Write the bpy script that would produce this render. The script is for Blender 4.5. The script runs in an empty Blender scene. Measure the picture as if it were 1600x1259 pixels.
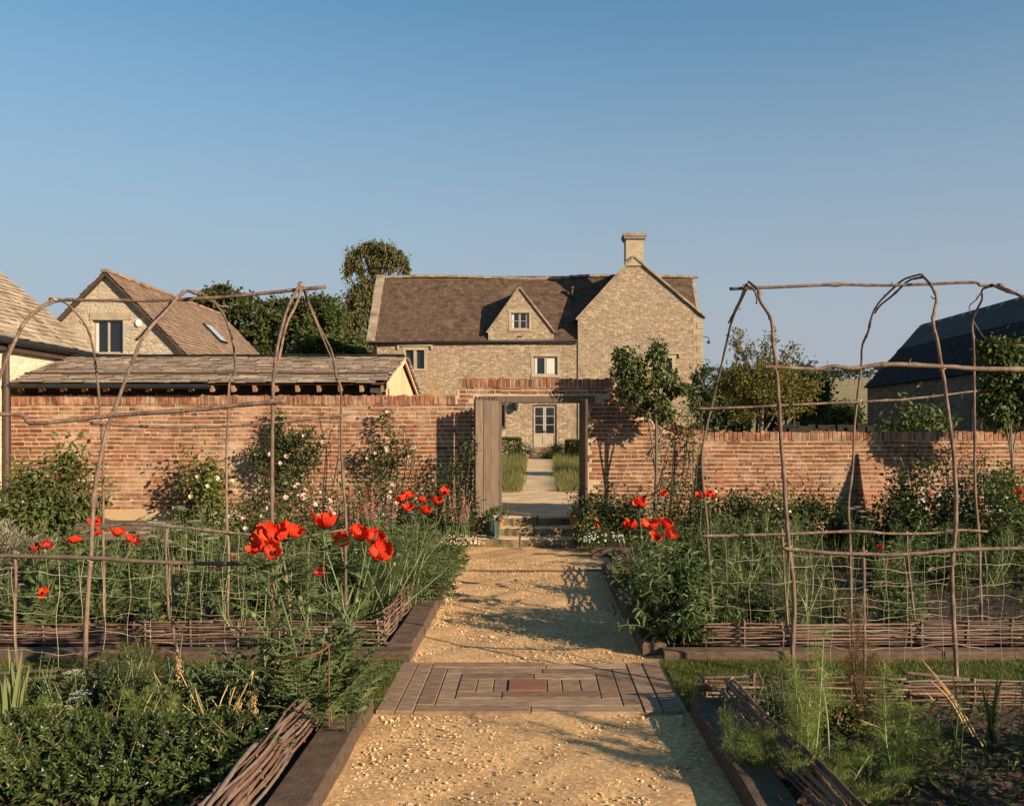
import bpy, math, random
import numpy as np
from mathutils import Vector
from mathutils.geometry import tessellate_polygon
random.seed(7)
rng = np.random.default_rng(7)
R = math.radians
scene = bpy.context.scene
C = scene.collection

# ---------------------------------------------------------------- camera, sky, sun, exposure
F, CX, HY, H = 1400.0, 833.0, 676.0, 1.85          # pixels per unit of tan, vanishing point, eye height
cam_data = bpy.data.cameras.new('camera')
cam_data.sensor_width = 36.0
cam_data.lens = 36.0 * F / 1600.0
cam_data.shift_x = -(CX - 800.0) / 1600.0
cam_data.shift_y = (HY - 629.5) / 1600.0
cam_data.clip_end = 2000.0
cam = bpy.data.objects.new('camera', cam_data)
cam.location = (0, 0, H)
cam.rotation_euler = (R(90), 0, 0)
C.objects.link(cam)
scene.camera = cam

SUN_EL, SUN_AZ = R(20.5), R(128.0)
world = bpy.data.worlds.new('World')
scene.world = world
world.use_nodes = True
wn = world.node_tree
sky = wn.nodes.new('ShaderNodeTexSky')
sky.sky_type = 'NISHITA'
sky.sun_disc = False
sky.sun_elevation = SUN_EL
sky.sun_rotation = SUN_AZ
sky.air_density = 1.2
sky.dust_density = 0.7
sky.ozone_density = 3.4
sky.altitude = 100
# pale summer haze low in the sky, clearer and more teal overhead
w_dir = wn.nodes.new('ShaderNodeTexCoord')
w_sep = wn.nodes.new('ShaderNodeSeparateXYZ'); wn.links.new(w_dir.outputs['Generated'], w_sep.inputs[0])
w_map = wn.nodes.new('ShaderNodeMapRange'); w_map.interpolation_type = 'SMOOTHSTEP'
wn.links.new(w_sep.outputs['Z'], w_map.inputs[0])
for k_, v_ in ((1, 0.0), (2, 0.55), (3, 0.98), (4, 0.0)): w_map.inputs[k_].default_value = v_
w_tint = wn.nodes.new('ShaderNodeVectorMath'); w_tint.operation = 'MULTIPLY'; w_tint.inputs[1].default_value = (.50, .85, .86)
wn.links.new(sky.outputs[0], w_tint.inputs[0])
w_mix = wn.nodes.new('ShaderNodeMix'); w_mix.data_type = 'RGBA'
wn.links.new(w_map.outputs[0], w_mix.inputs[0]); wn.links.new(w_tint.outputs[0], w_mix.inputs[6]); w_mix.inputs[7].default_value = (2.62, 2.74, 3.14, 1)
wn.links.new(w_mix.outputs[2], wn.nodes['Background'].inputs['Color'])
wn.nodes['Background'].inputs['Strength'].default_value = 0.084

sun_data = bpy.data.lights.new('sun', 'SUN')
sun_data.energy = 5.0
sun_data.angle = R(0.5)
sun_data.color = (1.0, 0.81, 0.585)
sun = bpy.data.objects.new('sun', sun_data)
sun.rotation_euler = (R(90) - SUN_EL, 0, R(180) - SUN_AZ)
sun.location = (30, -25, 25)
C.objects.link(sun)

scene.view_settings.view_transform = 'Standard'
scene.view_settings.look = 'None'
scene.view_settings.exposure = 0.94
scene.view_settings.gamma = 1.0
scene.cycles.max_bounces = 6
scene.cycles.diffuse_bounces = 3
scene.cycles.glossy_bounces = 2
scene.cycles.transmission_bounces = 4
scene.cycles.use_denoising = True


def X(px, Y): return (px - CX) * Y / F
def Z(py, Y): return H - (py - HY) * Y / F
def at(px, py, Y): return Vector((X(px, Y), Y, Z(py, Y)))

# ---------------------------------------------------------------- mesh builder
class MB:
    def __init__(self):
        self.V = []; self.n = 0; self.F = []
    def add(self, v, f):
        v = np.asarray(v, dtype=np.float64).reshape(-1, 3)
        f = np.asarray(f, dtype=np.int64)
        self.V.append(v); self.F.append(f + self.n); self.n += len(v)
    def poly(self, v, tris):
        self.add(v, np.array(tris))
    def build(self, name, mat, parent=None, smooth=False, label=None, origin=None):
        me = bpy.data.meshes.new(name)
        if self.n:
            v = np.concatenate(self.V)
            off = np.array(origin if origin is not None else (parent_loc(parent) if parent else (0, 0, 0)))
            v = v - off
            loops = np.concatenate([f.ravel() for f in self.F])
            sizes = np.concatenate([np.full(len(f), f.shape[1]) for f in self.F])
            starts = np.concatenate([[0], np.cumsum(sizes)[:-1]])
            me.vertices.add(len(v)); me.vertices.foreach_set('co', v.ravel())
            me.loops.add(len(loops)); me.loops.foreach_set('vertex_index', loops.astype(np.int32))
            me.polygons.add(len(sizes)); me.polygons.foreach_set('loop_start', starts.astype(np.int32))
            me.polygons.foreach_set('loop_total', sizes.astype(np.int32))
            me.polygons.foreach_set('use_smooth', np.full(len(sizes), bool(smooth)))
            me.update(calc_edges=True)
            me.validate()
        me.materials.append(mat)
        o = bpy.data.objects.new(name, me)
        C.objects.link(o)
        if parent: o.parent = parent
        if origin is not None and parent is None: o.location = origin
        if label: o['label'] = label
        return o

def parent_loc(p):
    l = np.array(p.location)
    while p.parent:
        p = p.parent; l = l + np.array(p.location)
    return l

def thing(name, label, cat, loc=(0, 0, 0), group=None, kind=None):
    o = bpy.data.objects.new(name, None)
    o.empty_display_size = 0.2
    o.location = loc
    C.objects.link(o)
    return tag(o, label, cat, group, kind)
def tag(o, label, cat=None, group=None, kind=None):
    if label: o['label'] = label
    if cat: o['category'] = cat
    if group: o['group'] = group
    if kind: o['kind'] = kind
    return o

BOXF = np.array([[0,1,3,2],[4,6,7,5],[0,4,5,1],[2,3,7,6],[0,2,6,4],[1,5,7,3]])
def box(mb, x0, x1, y0, y1, z0, z1, jit=0.0):
    v = np.array([[x, y, z] for x in (x0, x1) for y in (y0, y1) for z in (z0, z1)], float)
    if jit: v += rng.uniform(-jit, jit, v.shape)
    mb.add(v, BOXF)
def obox(mb, c, ax, ay, az, jit=0.0):
    """box with centre c and half-axis vectors"""
    c, ax, ay, az = [np.array(q, float) for q in (c, ax, ay, az)]
    v = np.array([c + i*ax + j*ay + k*az for i in (-1, 1) for j in (-1, 1) for k in (-1, 1)])
    if jit: v += rng.uniform(-jit, jit, v.shape)
    mb.add(v, BOXF)
def beam(mb, p0, p1, w, h, up=(0, 0, 1), jit=0.0, w2=None):
    p0, p1 = np.array(p0, float), np.array(p1, float)
    d = p1 - p0; L = np.linalg.norm(d); d /= L
    up = np.array(up, float); s = np.cross(d, up); s /= np.linalg.norm(s); u = np.cross(s, d)
    obox(mb, (p0 + p1) / 2, d * L / 2, s * w / 2, u * h / 2, jit)

def smooth_path(pts, sub=6):
    P = np.array([tuple(p) for p in pts], float)
    if len(P) < 3:
        t = np.linspace(0, 1, sub + 1)[:, None]; return P[0] * (1 - t) + P[-1] * t
    Q = np.vstack([2*P[0]-P[1], P, 2*P[-1]-P[-2]])
    out = []
    for i in range(1, len(Q) - 2):
        t = np.linspace(0, 1, sub, endpoint=False)[:, None]
        a, b, c, d = Q[i-1], Q[i], Q[i+1], Q[i+2]
        out.append(0.5*((2*b)+(-a+c)*t+(2*a-5*b+4*c-d)*t*t+(-a+3*b-3*c+d)*t**3))
    out.append(P[-1:])
    return np.vstack(out)

def tube(mb, pts, r, n=6, cap=True):
    P = np.array([tuple(p) for p in pts], float); K = len(P)
    r = np.full(K, r, float) if np.isscalar(r) else np.asarray(r, float)
    t = np.gradient(P, axis=0); t /= (np.linalg.norm(t, axis=1)[:, None] + 1e-12)
    m = np.abs(t.mean(axis=0)); ref = np.zeros(3); ref[int(np.argmin(m))] = 1
    a = np.cross(t, ref); a /= (np.linalg.norm(a, axis=1)[:, None] + 1e-12); b = np.cross(t, a)
    ang = np.linspace(0, 2*math.pi, n, endpoint=False)
    V = (P[:, None, :] + r[:, None, None]*(np.cos(ang)[None, :, None]*a[:, None, :] + np.sin(ang)[None, :, None]*b[:, None, :])).reshape(-1, 3)
    i = np.arange(K-1)[:, None]*n; j = np.arange(n)[None, :]; j2 = (j+1) % n
    f = np.stack([i+j, i+j2, i+n+j2, i+n+j], axis=-1).reshape(-1, 4)
    base = mb.n
    mb.add(V, f)
    if cap and n >= 3:
        mb.F.append(np.array([base + np.arange(n)[::-1]])); mb.F.append(np.array([base + (K-1)*n + np.arange(n)]))

def lathe(mb, c, prof, n=16):
    c = np.array(c, float); ang = np.linspace(0, 2*math.pi, n, endpoint=False)
    V = np.array([[c[0]+r*math.cos(a), c[1]+r*math.sin(a), c[2]+z] for r, z in prof for a in ang])
    K = len(prof); i = np.arange(K-1)[:, None]*n; j = np.arange(n)[None, :]; j2 = (j+1) % n
    mb.add(V, np.stack([i+j, i+j2, i+n+j2, i+n+j], axis=-1).reshape(-1, 4))

def panel(mb, outer, holes, to3, depth=None, back=None):
    """flat polygon with holes; to3(u, v, d) gives the world point at depth d behind the face"""
    polys = [[Vector((u, v, 0)) for u, v in outer]] + [[Vector((u, v, 0)) for u, v in h] for h in holes]
    tris = tessellate_polygon(polys)
    flat = [p for q in polys for p in q]
    mb.add([to3(p.x, p.y, 0) for p in flat], np.array(tris))
    if depth:
        for q in ([polys[0]] if back else []) + polys[1:]:
            for a, b in zip(q, q[1:] + q[:1]):
                mb.add([to3(a.x, a.y, 0), to3(b.x, b.y, 0), to3(b.x, b.y, depth), to3(a.x, a.y, depth)], [[0, 1, 2, 3]])
    if back:
        mb.add([to3(p.x, p.y, depth) for p in flat], np.array(tris))

def inside(poly, x, y):
    c = False; n = len(poly)
    for i in range(n):
        x1, y1 = poly[i]; x2, y2 = poly[(i+1) % n]
        if (y1 > y) != (y2 > y) and x < (x2-x1)*(y-y1)/(y2-y1)+x1: c = not c
    return c

# ---------------------------------------------------------------- leaves
def unit(v): return v/(np.linalg.norm(v, axis=-1, keepdims=True)+1e-9)
LEAF = (np.array([[0,0,0],[-.5,.3,.10],[-.42,.65,.06],[0,1,-.16],[.42,.65,.06],[.5,.3,.10],[0,.3,.0],[0,.65,-.04]]),
        np.array([[0,6,1,1],[1,6,7,2],[2,7,3,3],[0,5,6,6],[5,4,7,6],[4,3,7,7]]))
LEAF4 = (np.array([[0,0,0],[-.5,.45,.12],[0,1,-.1],[.5,.45,.12],[0,.5,-.02]]), np.array([[0,4,1],[1,4,2],[0,3,4],[3,2,4]]))
BLADE = (np.array([[-.5,0,0],[.5,0,0],[.42,.5,.0],[-.42,.5,.0],[0,1,-.12]]), None)
def scatter(mb, T, pos, d, nrm, sl, sw):
    """copies of leaf template T: length axis d, face normal nrm, scale sl along and sw across"""
    tv, tf = T
    pos = np.asarray(pos, float); N = len(pos)
    if N == 0: return
    d = unit(np.asarray(d, float)); nrm = np.asarray(nrm, float)
    s = unit(np.cross(d, nrm)); u = np.cross(s, d)
    sl = np.broadcast_to(np.asarray(sl, float), (N,)); sw = np.broadcast_to(np.asarray(sw, float), (N,))
    V = pos[:, None, :] + tv[None, :, 0, None]*s[:, None, :]*sw[:, None, None] + tv[None, :, 1, None]*d[:, None, :]*sl[:, None, None] \
        + tv[None, :, 2, None]*u[:, None, :]*sl[:, None, None]
    m = len(tv)
    if isinstance(tf, np.ndarray):
        tri = tf if tf.shape[1] == 3 else None
        off = (np.arange(N)*m)[:, None, None]
        if tri is not None:
            mb.add(V.reshape(-1, 3), (tri[None]+off).reshape(-1, 3))
        else:
            q = tf[tf[:, 2] != tf[:, 3]]; t3 = tf[tf[:, 2] == tf[:, 3]][:, :3]
            base = mb.n
            mb.add(V.reshape(-1, 3), (q[None]+off).reshape(-1, 4))
            mb.F.append((t3[None]+off).reshape(-1, 3)+base)
BLADE = (BLADE[0], np.array([[0,1,2,3],[3,2,4,4]]))
NEEDLE = (np.array([[-.5,0,0],[.5,0,0],[0,1,0]]), np.array([[0,1,2]]))
def randdir(n): return unit(rng.normal(size=(n, 3)))

# ---------------------------------------------------------------- materials
def nm(name):
    m = bpy.data.materials.new(name); m.use_nodes = True
    nt = m.node_tree; b = nt.nodes['Principled BSDF']
    return m, nt, b
def nd(nt, typ, ins=None, **props):
    n = nt.nodes.new(typ)
    for k, v in props.items(): setattr(n, k, v)
    for k, v in (ins or {}).items():
        if isinstance(v, bpy.types.NodeSocket): nt.links.new(v, n.inputs[k])
        else: n.inputs[k].default_value = v
    return n
def ramp(nt, fac, cols, pos=None):
    n = nt.nodes.new('ShaderNodeValToRGB'); e = n.color_ramp.elements
    pos = pos or [i/(max(1, len(cols)-1)) for i in range(len(cols))]
    while len(e) < len(cols): e.new(0.5)
    for k, (p, c) in enumerate(zip(pos, cols)):
        e[k].position = p; e[k].color = (*c, 1)
    nt.links.new(fac, n.inputs[0])
    return n.outputs[0]
def coords(nt, scale=(1, 1, 1)):
    t = nt.nodes.new('ShaderNodeTexCoord')
    return nd(nt, 'ShaderNodeVectorMath', {0: t.outputs['Object'], 1: tuple(scale)}, operation='MULTIPLY').outputs[0]
def noise(nt, vec, scale, detail=4, rough=0.6, out=0):
    return nd(nt, 'ShaderNodeTexNoise', {'Vector': vec, 'Scale': scale, 'Detail': detail, 'Roughness': rough}).outputs[out]
def maprange(nt, v, a, b, c, d):
    return nd(nt, 'ShaderNodeMapRange', {0: v, 1: a, 2: b, 3: c, 4: d}).outputs[0]
def vscale(nt, col, f):
    n = nd(nt, 'ShaderNodeVectorMath', {0: col}, operation='SCALE')
    if isinstance(f, bpy.types.NodeSocket): nt.links.new(f, n.inputs['Scale'])
    else: n.inputs['Scale'].default_value = f
    return n.outputs[0]
def mixc(nt, fac, a, b):
    n = nd(nt, 'ShaderNodeMix', data_type='RGBA')
    for idx, v in ((0, fac), (6, a), (7, b)):
        if isinstance(v, bpy.types.NodeSocket): nt.links.new(v, n.inputs[idx])
        elif idx == 0: n.inputs[0].default_value = v
        else: n.inputs[idx].default_value = (*v, 1)
    return n.outputs[2]
def bump(nt, b, h, strength, dist=0.01):
    n = nd(nt, 'ShaderNodeBump', {'Strength': strength, 'Distance': dist, 'Height': h})
    nt.links.new(n.outputs[0], b.inputs['Normal'])

def m_island(name, cols, rough=0.75, nscale=8, namt=0.25, bscale=60, bstr=0.3, bdist=0.004, trans=0.0, tcol=None, spec=0.3,
             stretch=(1, 1, 1), wear=None, big=0.0):
    """colour picked per separate piece, mottled by noise; optional leaf translucency"""
    m, nt, b = nm(name)
    g = nt.nodes.new('ShaderNodeNewGeometry')
    oi = nt.nodes.new('ShaderNodeObjectInfo')
    sm = nd(nt, 'ShaderNodeMath', {0: g.outputs['Random Per Island'], 1: oi.outputs['Random']}, operation='ADD').outputs[0]
    col = ramp(nt, nd(nt, 'ShaderNodeMath', {0: sm}, operation='FRACT').outputs[0], cols)
    co = coords(nt, stretch)
    f = maprange(nt, noise(nt, co, nscale), 0.25, 0.75, 1-namt, 1+namt)
    col = vscale(nt, col, f)
    if big:
        col = vscale(nt, col, maprange(nt, noise(nt, co, .55, 6, .7), .32, .68, 1-big, 1+big*.6))
    if wear:
        wcol, wscale, lo, hi = wear
        col = mixc(nt, maprange(nt, noise(nt, co, wscale, 5, 0.7), lo, hi, 0, 1), col, wcol)
    nt.links.new(col, b.inputs['Base Color'])
    b.inputs['Roughness'].default_value = rough
    b.inputs['Specular IOR Level'].default_value = spec
    if bstr: bump(nt, b, noise(nt, co, bscale, 3), bstr, bdist)
    if trans:
        t = nd(nt, 'ShaderNodeBsdfTranslucent')
        tc = nd(nt, 'ShaderNodeVectorMath', {0: col, 1: tcol or (1.3, 1.5, 0.6)}, operation='MULTIPLY').outputs[0]
        nt.links.new(tc, t.inputs['Color'])
        mx = nd(nt, 'ShaderNodeMixShader', {0: trans, 1: b.outputs[0], 2: t.outputs[0]})
        nt.links.new(mx.outputs[0], nt.nodes['Material Output'].inputs[0])
    return m

def m_noise(name, cols, scale=4, rough=0.85, detail=6, bscale=30, bstr=0.4, bdist=0.01, stretch=(1, 1, 1), spec=0.3, metal=0.0, big=0.0, pos=None):
    m, nt, b = nm(name)
    co = coords(nt, stretch)
    col = ramp(nt, maprange(nt, noise(nt, co, scale, detail, 0.65), 0.28, 0.72, 0, 1), cols, pos)
    if big:
        col = vscale(nt, col, maprange(nt, noise(nt, co, scale*0.12, 3), 0.3, 0.7, 1-big, 1+big))
    nt.links.new(col, b.inputs['Base Color'])
    b.inputs['Roughness'].default_value = rough; b.inputs['Metallic'].default_value = metal
    b.inputs['Specular IOR Level'].default_value = spec
    if bstr: bump(nt, b, noise(nt, co, bscale, 4), bstr, bdist)
    return m

def m_rubble(name, cols, mortar, cell=(3.4, 3.4, 8.0), stain=None, mwidth=0.06, bstr=0.8, bdist=0.03):
    m, nt, b = nm(name)
    co = coords(nt)
    wob = noise(nt, co, 3.0, 3, out=1)
    co2 = nd(nt, 'ShaderNodeVectorMath', {0: co, 1: vscale(nt, wob, 0.10)}, operation='ADD').outputs[0]
    cs = nd(nt, 'ShaderNodeVectorMath', {0: co2, 1: cell}, operation='MULTIPLY').outputs[0]
    v1 = nd(nt, 'ShaderNodeTexVoronoi', {'Vector': cs, 'Scale': 1.0, 'Randomness': 0.85})
    v2 = nd(nt, 'ShaderNodeTexVoronoi', {'Vector': cs, 'Scale': 1.0, 'Randomness': 0.85}, feature='DISTANCE_TO_EDGE')
    rnd = nd(nt, 'ShaderNodeSeparateColor', {0: v1.outputs['Color']}).outputs[0]
    col = ramp(nt, rnd, cols)
    col = vscale(nt, col, maprange(nt, noise(nt, co, 14, 5, 0.7), 0.25, 0.75, 0.7, 1.3))
    edge = maprange(nt, v2.outputs[0], 0.0, mwidth, 1, 0)
    edge2 = nd(nt, 'ShaderNodeMath', {0: edge, 1: maprange(nt, noise(nt, co, 2.2, 4), 0.35, 0.6, 0.35, 1.0)}, operation='MULTIPLY').outputs[0]
    col = mixc(nt, edge2, col, mortar)
    if stain:
        for scol, ssc, lo, hi, amt, st in stain:
            s = maprange(nt, noise(nt, coords(nt, st), ssc, 5, 0.65), lo, hi, 0, amt)
            col = mixc(nt, s, col, scol)
    nt.links.new(col, b.inputs['Base Color'])
    b.inputs['Roughness'].default_value = 0.92; b.inputs['Specular IOR Level'].default_value = 0.2
    hgt = nd(nt, 'ShaderNodeMath', {0: maprange(nt, v2.outputs[0], 0, 0.14, 0, 1), 1: vscale(nt, noise(nt, co, 22, 4), 0.7)}, operation='ADD').outputs[0]
    bump(nt, b, hgt, bstr, bdist)
    return m

def m_glass(name, tint=(0.012, 0.014, 0.016)):
    m, nt, b = nm(name)
    b.inputs['Base Color'].default_value = (*tint, 1)
    b.inputs['Roughness'].default_value = 0.06
    b.inputs['Specular IOR Level'].default_value = 0.7
    return m

M = {}
M['brick'] = m_island('old red brick', [(.11,.053,.036),(.23,.10,.054),(.26,.086,.042),(.28,.13,.07),(.18,.075,.042),(.29,.175,.11),(.23,.088,.047),(.16,.09,.062)], .9, 9, .4, 55, .6, .006, spec=.15, wear=((.50,.37,.25), 1.1, .52, .78), big=.32)
M['brick_dusty'] = m_island('weathered orange brick', [(.11,.053,.036),(.22,.094,.049),(.19,.076,.042),(.25,.115,.06),(.20,.082,.044),(.16,.08,.052),(.24,.135,.083)], .9, 9, .4, 55, .6, .006, spec=.15, wear=((.40,.28,.19), 1.6, .52, .72), big=.34)
M['mortar'] = m_noise('lime mortar', [(.33,.225,.135),(.44,.315,.20),(.51,.38,.25)], 8, .95, bscale=40)
M['plinth'] = m_noise('buff render', [(.36,.24,.13),(.45,.32,.18)], 3, .95, bscale=50, bstr=.3)
M['rubble'] = m_rubble('honey rubble stone', [(.185,.135,.09),(.32,.235,.15),(.265,.195,.125),(.43,.33,.225),(.30,.222,.14),(.23,.168,.11)], (.34,.255,.175), (5.2,5.2,13.0), bstr=.7, bdist=.02,
    stain=[((.36,.215,.09), .55, .54, .74, .55, (1,1,.3)), ((.215,.175,.145), .7, .50, .72, .6, (1,1,.6)), ((.14,.105,.075), .35, .58, .8, .45, (2.2,2.2,.35))])
M['rubble_cream'] = m_rubble('cream rubble stone', [(.48,.38,.26),(.62,.51,.36),(.55,.44,.30)], (.57,.46,.32), (4.2,4.2,10), mwidth=.05, bstr=.4)
M['rubble_pale'] = m_rubble('pale limestone rubble', [(.30,.235,.165),(.42,.345,.25),(.37,.29,.20)], (.39,.31,.22), (3.4,3.4,8.5), mwidth=.05, bstr=.5, stain=[((.30,.20,.11), .6, .52, .8, .5, (1,1,.6))])
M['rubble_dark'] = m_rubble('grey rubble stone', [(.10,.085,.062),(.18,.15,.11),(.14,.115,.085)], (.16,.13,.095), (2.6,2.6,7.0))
M['ashlar'] = m_noise('dressed limestone', [(.22,.17,.115),(.33,.26,.175),(.40,.32,.22)], 2.5, .9, bscale=25, bstr=.3)
M['coping'] = m_noise('lichened coping stone', [(.11,.085,.062),(.24,.185,.13),(.34,.27,.19)], 2.2, .9, bscale=25, bstr=.5)
M['slate_brown'] = m_island('brown stone slates', [(.062,.039,.028),(.10,.063,.043),(.08,.05,.034),(.12,.077,.052),(.088,.058,.04)], .9, 3, .3, 30, .5, .01, spec=.15, wear=((.20,.15,.10), .9, .58, .8))
M['slate_tan'] = m_island('tan stone slates', [(.24,.18,.125),(.38,.295,.21),(.31,.235,.165),(.45,.355,.255)], .9, 3, .3, 30, .5, .01, spec=.15)
M['slate_grey'] = m_island('grey brown stone slates', [(.17,.13,.10),(.31,.24,.185),(.24,.185,.14),(.39,.31,.24)], .9, 4, .35, 30, .5, .01, spec=.15, wear=((.10,.08,.06), 2.0, .55, .75))
M['slate_mid'] = m_island('warm brown stone slates', [(.17,.11,.075),(.25,.165,.11),(.21,.14,.095),(.29,.195,.135)], .9, 3, .3, 30, .5, .01, spec=.15)
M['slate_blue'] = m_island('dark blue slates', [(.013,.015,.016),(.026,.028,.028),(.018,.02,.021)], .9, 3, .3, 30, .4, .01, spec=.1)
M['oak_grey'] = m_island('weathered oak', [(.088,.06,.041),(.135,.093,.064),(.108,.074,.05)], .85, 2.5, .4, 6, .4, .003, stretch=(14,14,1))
M['oak_fresh'] = m_island('fresh larch boards', [(.52,.36,.20),(.60,.43,.25),(.48,.32,.18)], .8, 3, .2, 8, .3, .003, stretch=(10,10,1))
M['oak_dark'] = m_island('dark oak', [(.05,.032,.022),(.08,.052,.036)], .85, 2.5, .4, 8, .6, .004, stretch=(14,14,1))  # also serves the right gate leaf, its shade put into the tone
M['paint'] = m_noise('stone coloured paint', [(.31,.255,.185),(.37,.31,.23)], 5, .6, bstr=.1)
M['white'] = m_noise('white paint', [(.62,.60,.55),(.72,.70,.66)], 5, .5, bstr=.1)
M['black'] = m_noise('black iron paint', [(.012,.012,.013),(.022,.021,.02)], 8, .5, bstr=.1)
M['pipe'] = m_noise('brown painted pipe', [(.055,.038,.032),(.08,.055,.045)], 5, .55, bstr=.1)
M['glass'] = m_glass('dark window glass')
M['curtain'] = m_noise('cream linen curtain', [(.42,.38,.32),(.60,.56,.50)], 3, .9, stretch=(14,14,.6))
# ================================================================ SETTING: ground
GATE_Y = 15.2
def ground_z(x, y):
    if y < 15.3: return -0.04
    if y < 45: return 0.36 + (y-15.5)/29.5*0.28
    return 0.64
mb = MB()
ys = np.array(list(np.linspace(-12, 15.25, 12)) + [15.31] + list(np.linspace(16, 46, 16)) + [60, 90, 140, 250, 600, 1500])
xs = np.array([-1500, -400, -150, -60, -30, -15, -8, -4, 0, 4, 8, 15, 30, 60, 150, 400, 1500])
V = [[x, y, ground_z(x, y)] for y in ys for x in xs]
nx = len(xs)
mb.add(V, [[j*nx+i, j*nx+i+1, (j+1)*nx+i+1, (j+1)*nx+i] for j in range(len(ys)-1) for i in range(nx-1)])
M['earth'] = m_noise('dry meadow earth', [(.10,.075,.04),(.16,.12,.06),(.12,.12,.05)], 1.5, .95)
tag(mb.build('ground', M['earth']), 'brown earth ground under the whole garden', kind='structure')

# rising field on the right, far behind the wall
mb = MB()
gx = np.linspace(-40, 260, 40); gy = np.linspace(80, 330, 26)
V = [[x, y, 0.6 + 15.5*min(1, max(0, (y-80)/150))**1.15*(0.55+0.45*min(1, max(0, (x-5)/70))) + 0.4*math.sin(x*.06)] for y in gy for x in gx]
n_ = len(gx)
mb.add(V, [[j*n_+i, j*n_+i+1, (j+1)*n_+i+1, (j+1)*n_+i] for j in range(len(gy)-1) for i in range(n_-1)])
M['field'] = m_noise('dry summer pasture', [(.17,.15,.06),(.25,.19,.085),(.30,.22,.10)], .25, .95, bscale=2, bstr=.5, bdist=.1)
tag(mb.build('hill_field', M['field'], smooth=True), 'dry brown grass field rising behind the right garden wall', kind='structure')

# gravel
def m_gravel(name, cols, vs):
    m, nt, b = nm(name)
    co = coords(nt)
    v = nd(nt, 'ShaderNodeTexVoronoi', {'Vector': co, 'Scale': vs})
    v2 = nd(nt, 'ShaderNodeTexVoronoi', {'Vector': co, 'Scale': vs*2.7})
    r1 = nd(nt, 'ShaderNodeSeparateColor', {0: v.outputs['Color']}).outputs[0]
    col = ramp(nt, r1, cols)
    col = vscale(nt, col, maprange(nt, noise(nt, co, 1.3, 6, .65), .3, .7, .68, 1.2))
    col = vscale(nt, col, maprange(nt, noise(nt, co, 30, 3, .6), .3, .7, .8, 1.15))
    nt.links.new(col, b.inputs['Base Color'])
    b.inputs['Roughness'].default_value = .95; b.inputs['Specular IOR Level'].default_value = .15
    h = nd(nt, 'ShaderNodeMath', {0: v.outputs['Distance'], 1: v2.outputs['Distance']}, operation='ADD').outputs[0]
    bump(nt, b, h, -1.0, .008)
    return m
M['gravel'] = m_gravel('golden limestone gravel', [(.37,.205,.087),(.53,.32,.148),(.45,.258,.113),(.66,.455,.25)], 60)
M['gravel_pale'] = m_gravel('pale limestone gravel', [(.45,.29,.15),(.60,.42,.24),(.52,.35,.19),(.70,.53,.34)], 60)
M['pebble'] = m_island('loose limestone pebbles', [(.38,.235,.12),(.56,.375,.20),(.47,.305,.155),(.70,.53,.34)], .9, 30, .2, 80, .3, .002, spec=.15)
def gravel_sheet(mb, x0, x1, y0, y1, z, nx, ny, amp=.012, edge=None):
    gx = np.linspace(0, 1, nx); gy = np.linspace(y0, y1, ny)
    ph = rng.uniform(0, 6.28, 12)
    V = []
    for y in gy:
        a, b_ = (x0, x1) if edge is None else edge(y)
        zz = z(y) if callable(z) else z
        for t in gx:
            x = a + (b_-a)*t
            V.append([x, y, zz + amp*(math.sin(3.1*x+1.7*y+ph[0])*.5+math.sin(7.3*x-5.1*y+ph[1])*.35+math.sin(-13*x+11*y+ph[2])*.25)
                      + .018*(abs(2*t-1)**6)])
    mb.add(V, [[j*nx+i, j*nx+i+1, (j+1)*nx+i+1, (j+1)*nx+i] for j in range(ny-1) for i in range(nx-1)])
ico = None
def pebbles(mb, P, rad):
    """small uneven stones"""
    global ico
    if ico is None:
        t = (1+5**.5)/2
        v = unit(np.array([[-1,t,0],[1,t,0],[-1,-t,0],[1,-t,0],[0,-1,t],[0,1,t],[0,-1,-t],[0,1,-t],[t,0,-1],[t,0,1],[-t,0,-1],[-t,0,1]], float))
        f = np.array([[0,11,5],[0,5,1],[0,1,7],[0,7,10],[0,10,11],[1,5,9],[5,11,4],[11,10,2],[10,7,6],[7,1,8],[3,9,4],[3,4,2],[3,2,6],[3,6,8],[3,8,9],[4,9,5],[2,4,11],[6,2,10],[8,6,7],[9,8,1]])
        ico = (v, f)
    v, f = ico; N = len(P)
    sc = np.stack([rng.uniform(.7, 1.3, N), rng.uniform(.7, 1.3, N), rng.uniform(.45, .8, N)], 1)*rad[:, None]
    a = rng.uniform(0, 6.28, N); ca, sa = np.cos(a), np.sin(a)
    vv = v[None]*rng.uniform(.75, 1.2, (N, 12, 1))*sc[:, None]
    V = np.stack([vv[..., 0]*ca[:, None]-vv[..., 1]*sa[:, None], vv[..., 0]*sa[:, None]+vv[..., 1]*ca[:, None], vv[..., 2]], -1)+P[:, None]
    mb.add(V.reshape(-1, 3), (f[None]+(np.arange(N)*12)[:, None, None]).reshape(-1, 3))
mb = MB(); gravel_sheet(mb, -1.12, 1.12, 2.2, 14.7, 0.0, 40, 260)
tag(mb.build('gravel_path', M['gravel'], smooth=True), 'golden gravel path leading up to the garden steps', kind='structure')
mb = MB()
N = 11000
y = 3.9 + rng.random(N)**1.2*2.0; x = rng.uniform(-1.03, 1.03, N)
keep = rng.random(N) < .35 + .65*np.abs(x)**1.5
r_ = .002+.010*rng.random(N)**5
pebbles(mb, np.stack([x, y, .004+0*x], 1)[keep], r_[keep])
N = 6500; y = 7.12+rng.random(N)*6; x = rng.uniform(-.97, .97, N); pebbles(mb, np.stack([x, y, .004+0*x], 1), .003+.010*rng.random(N)**3)
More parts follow.
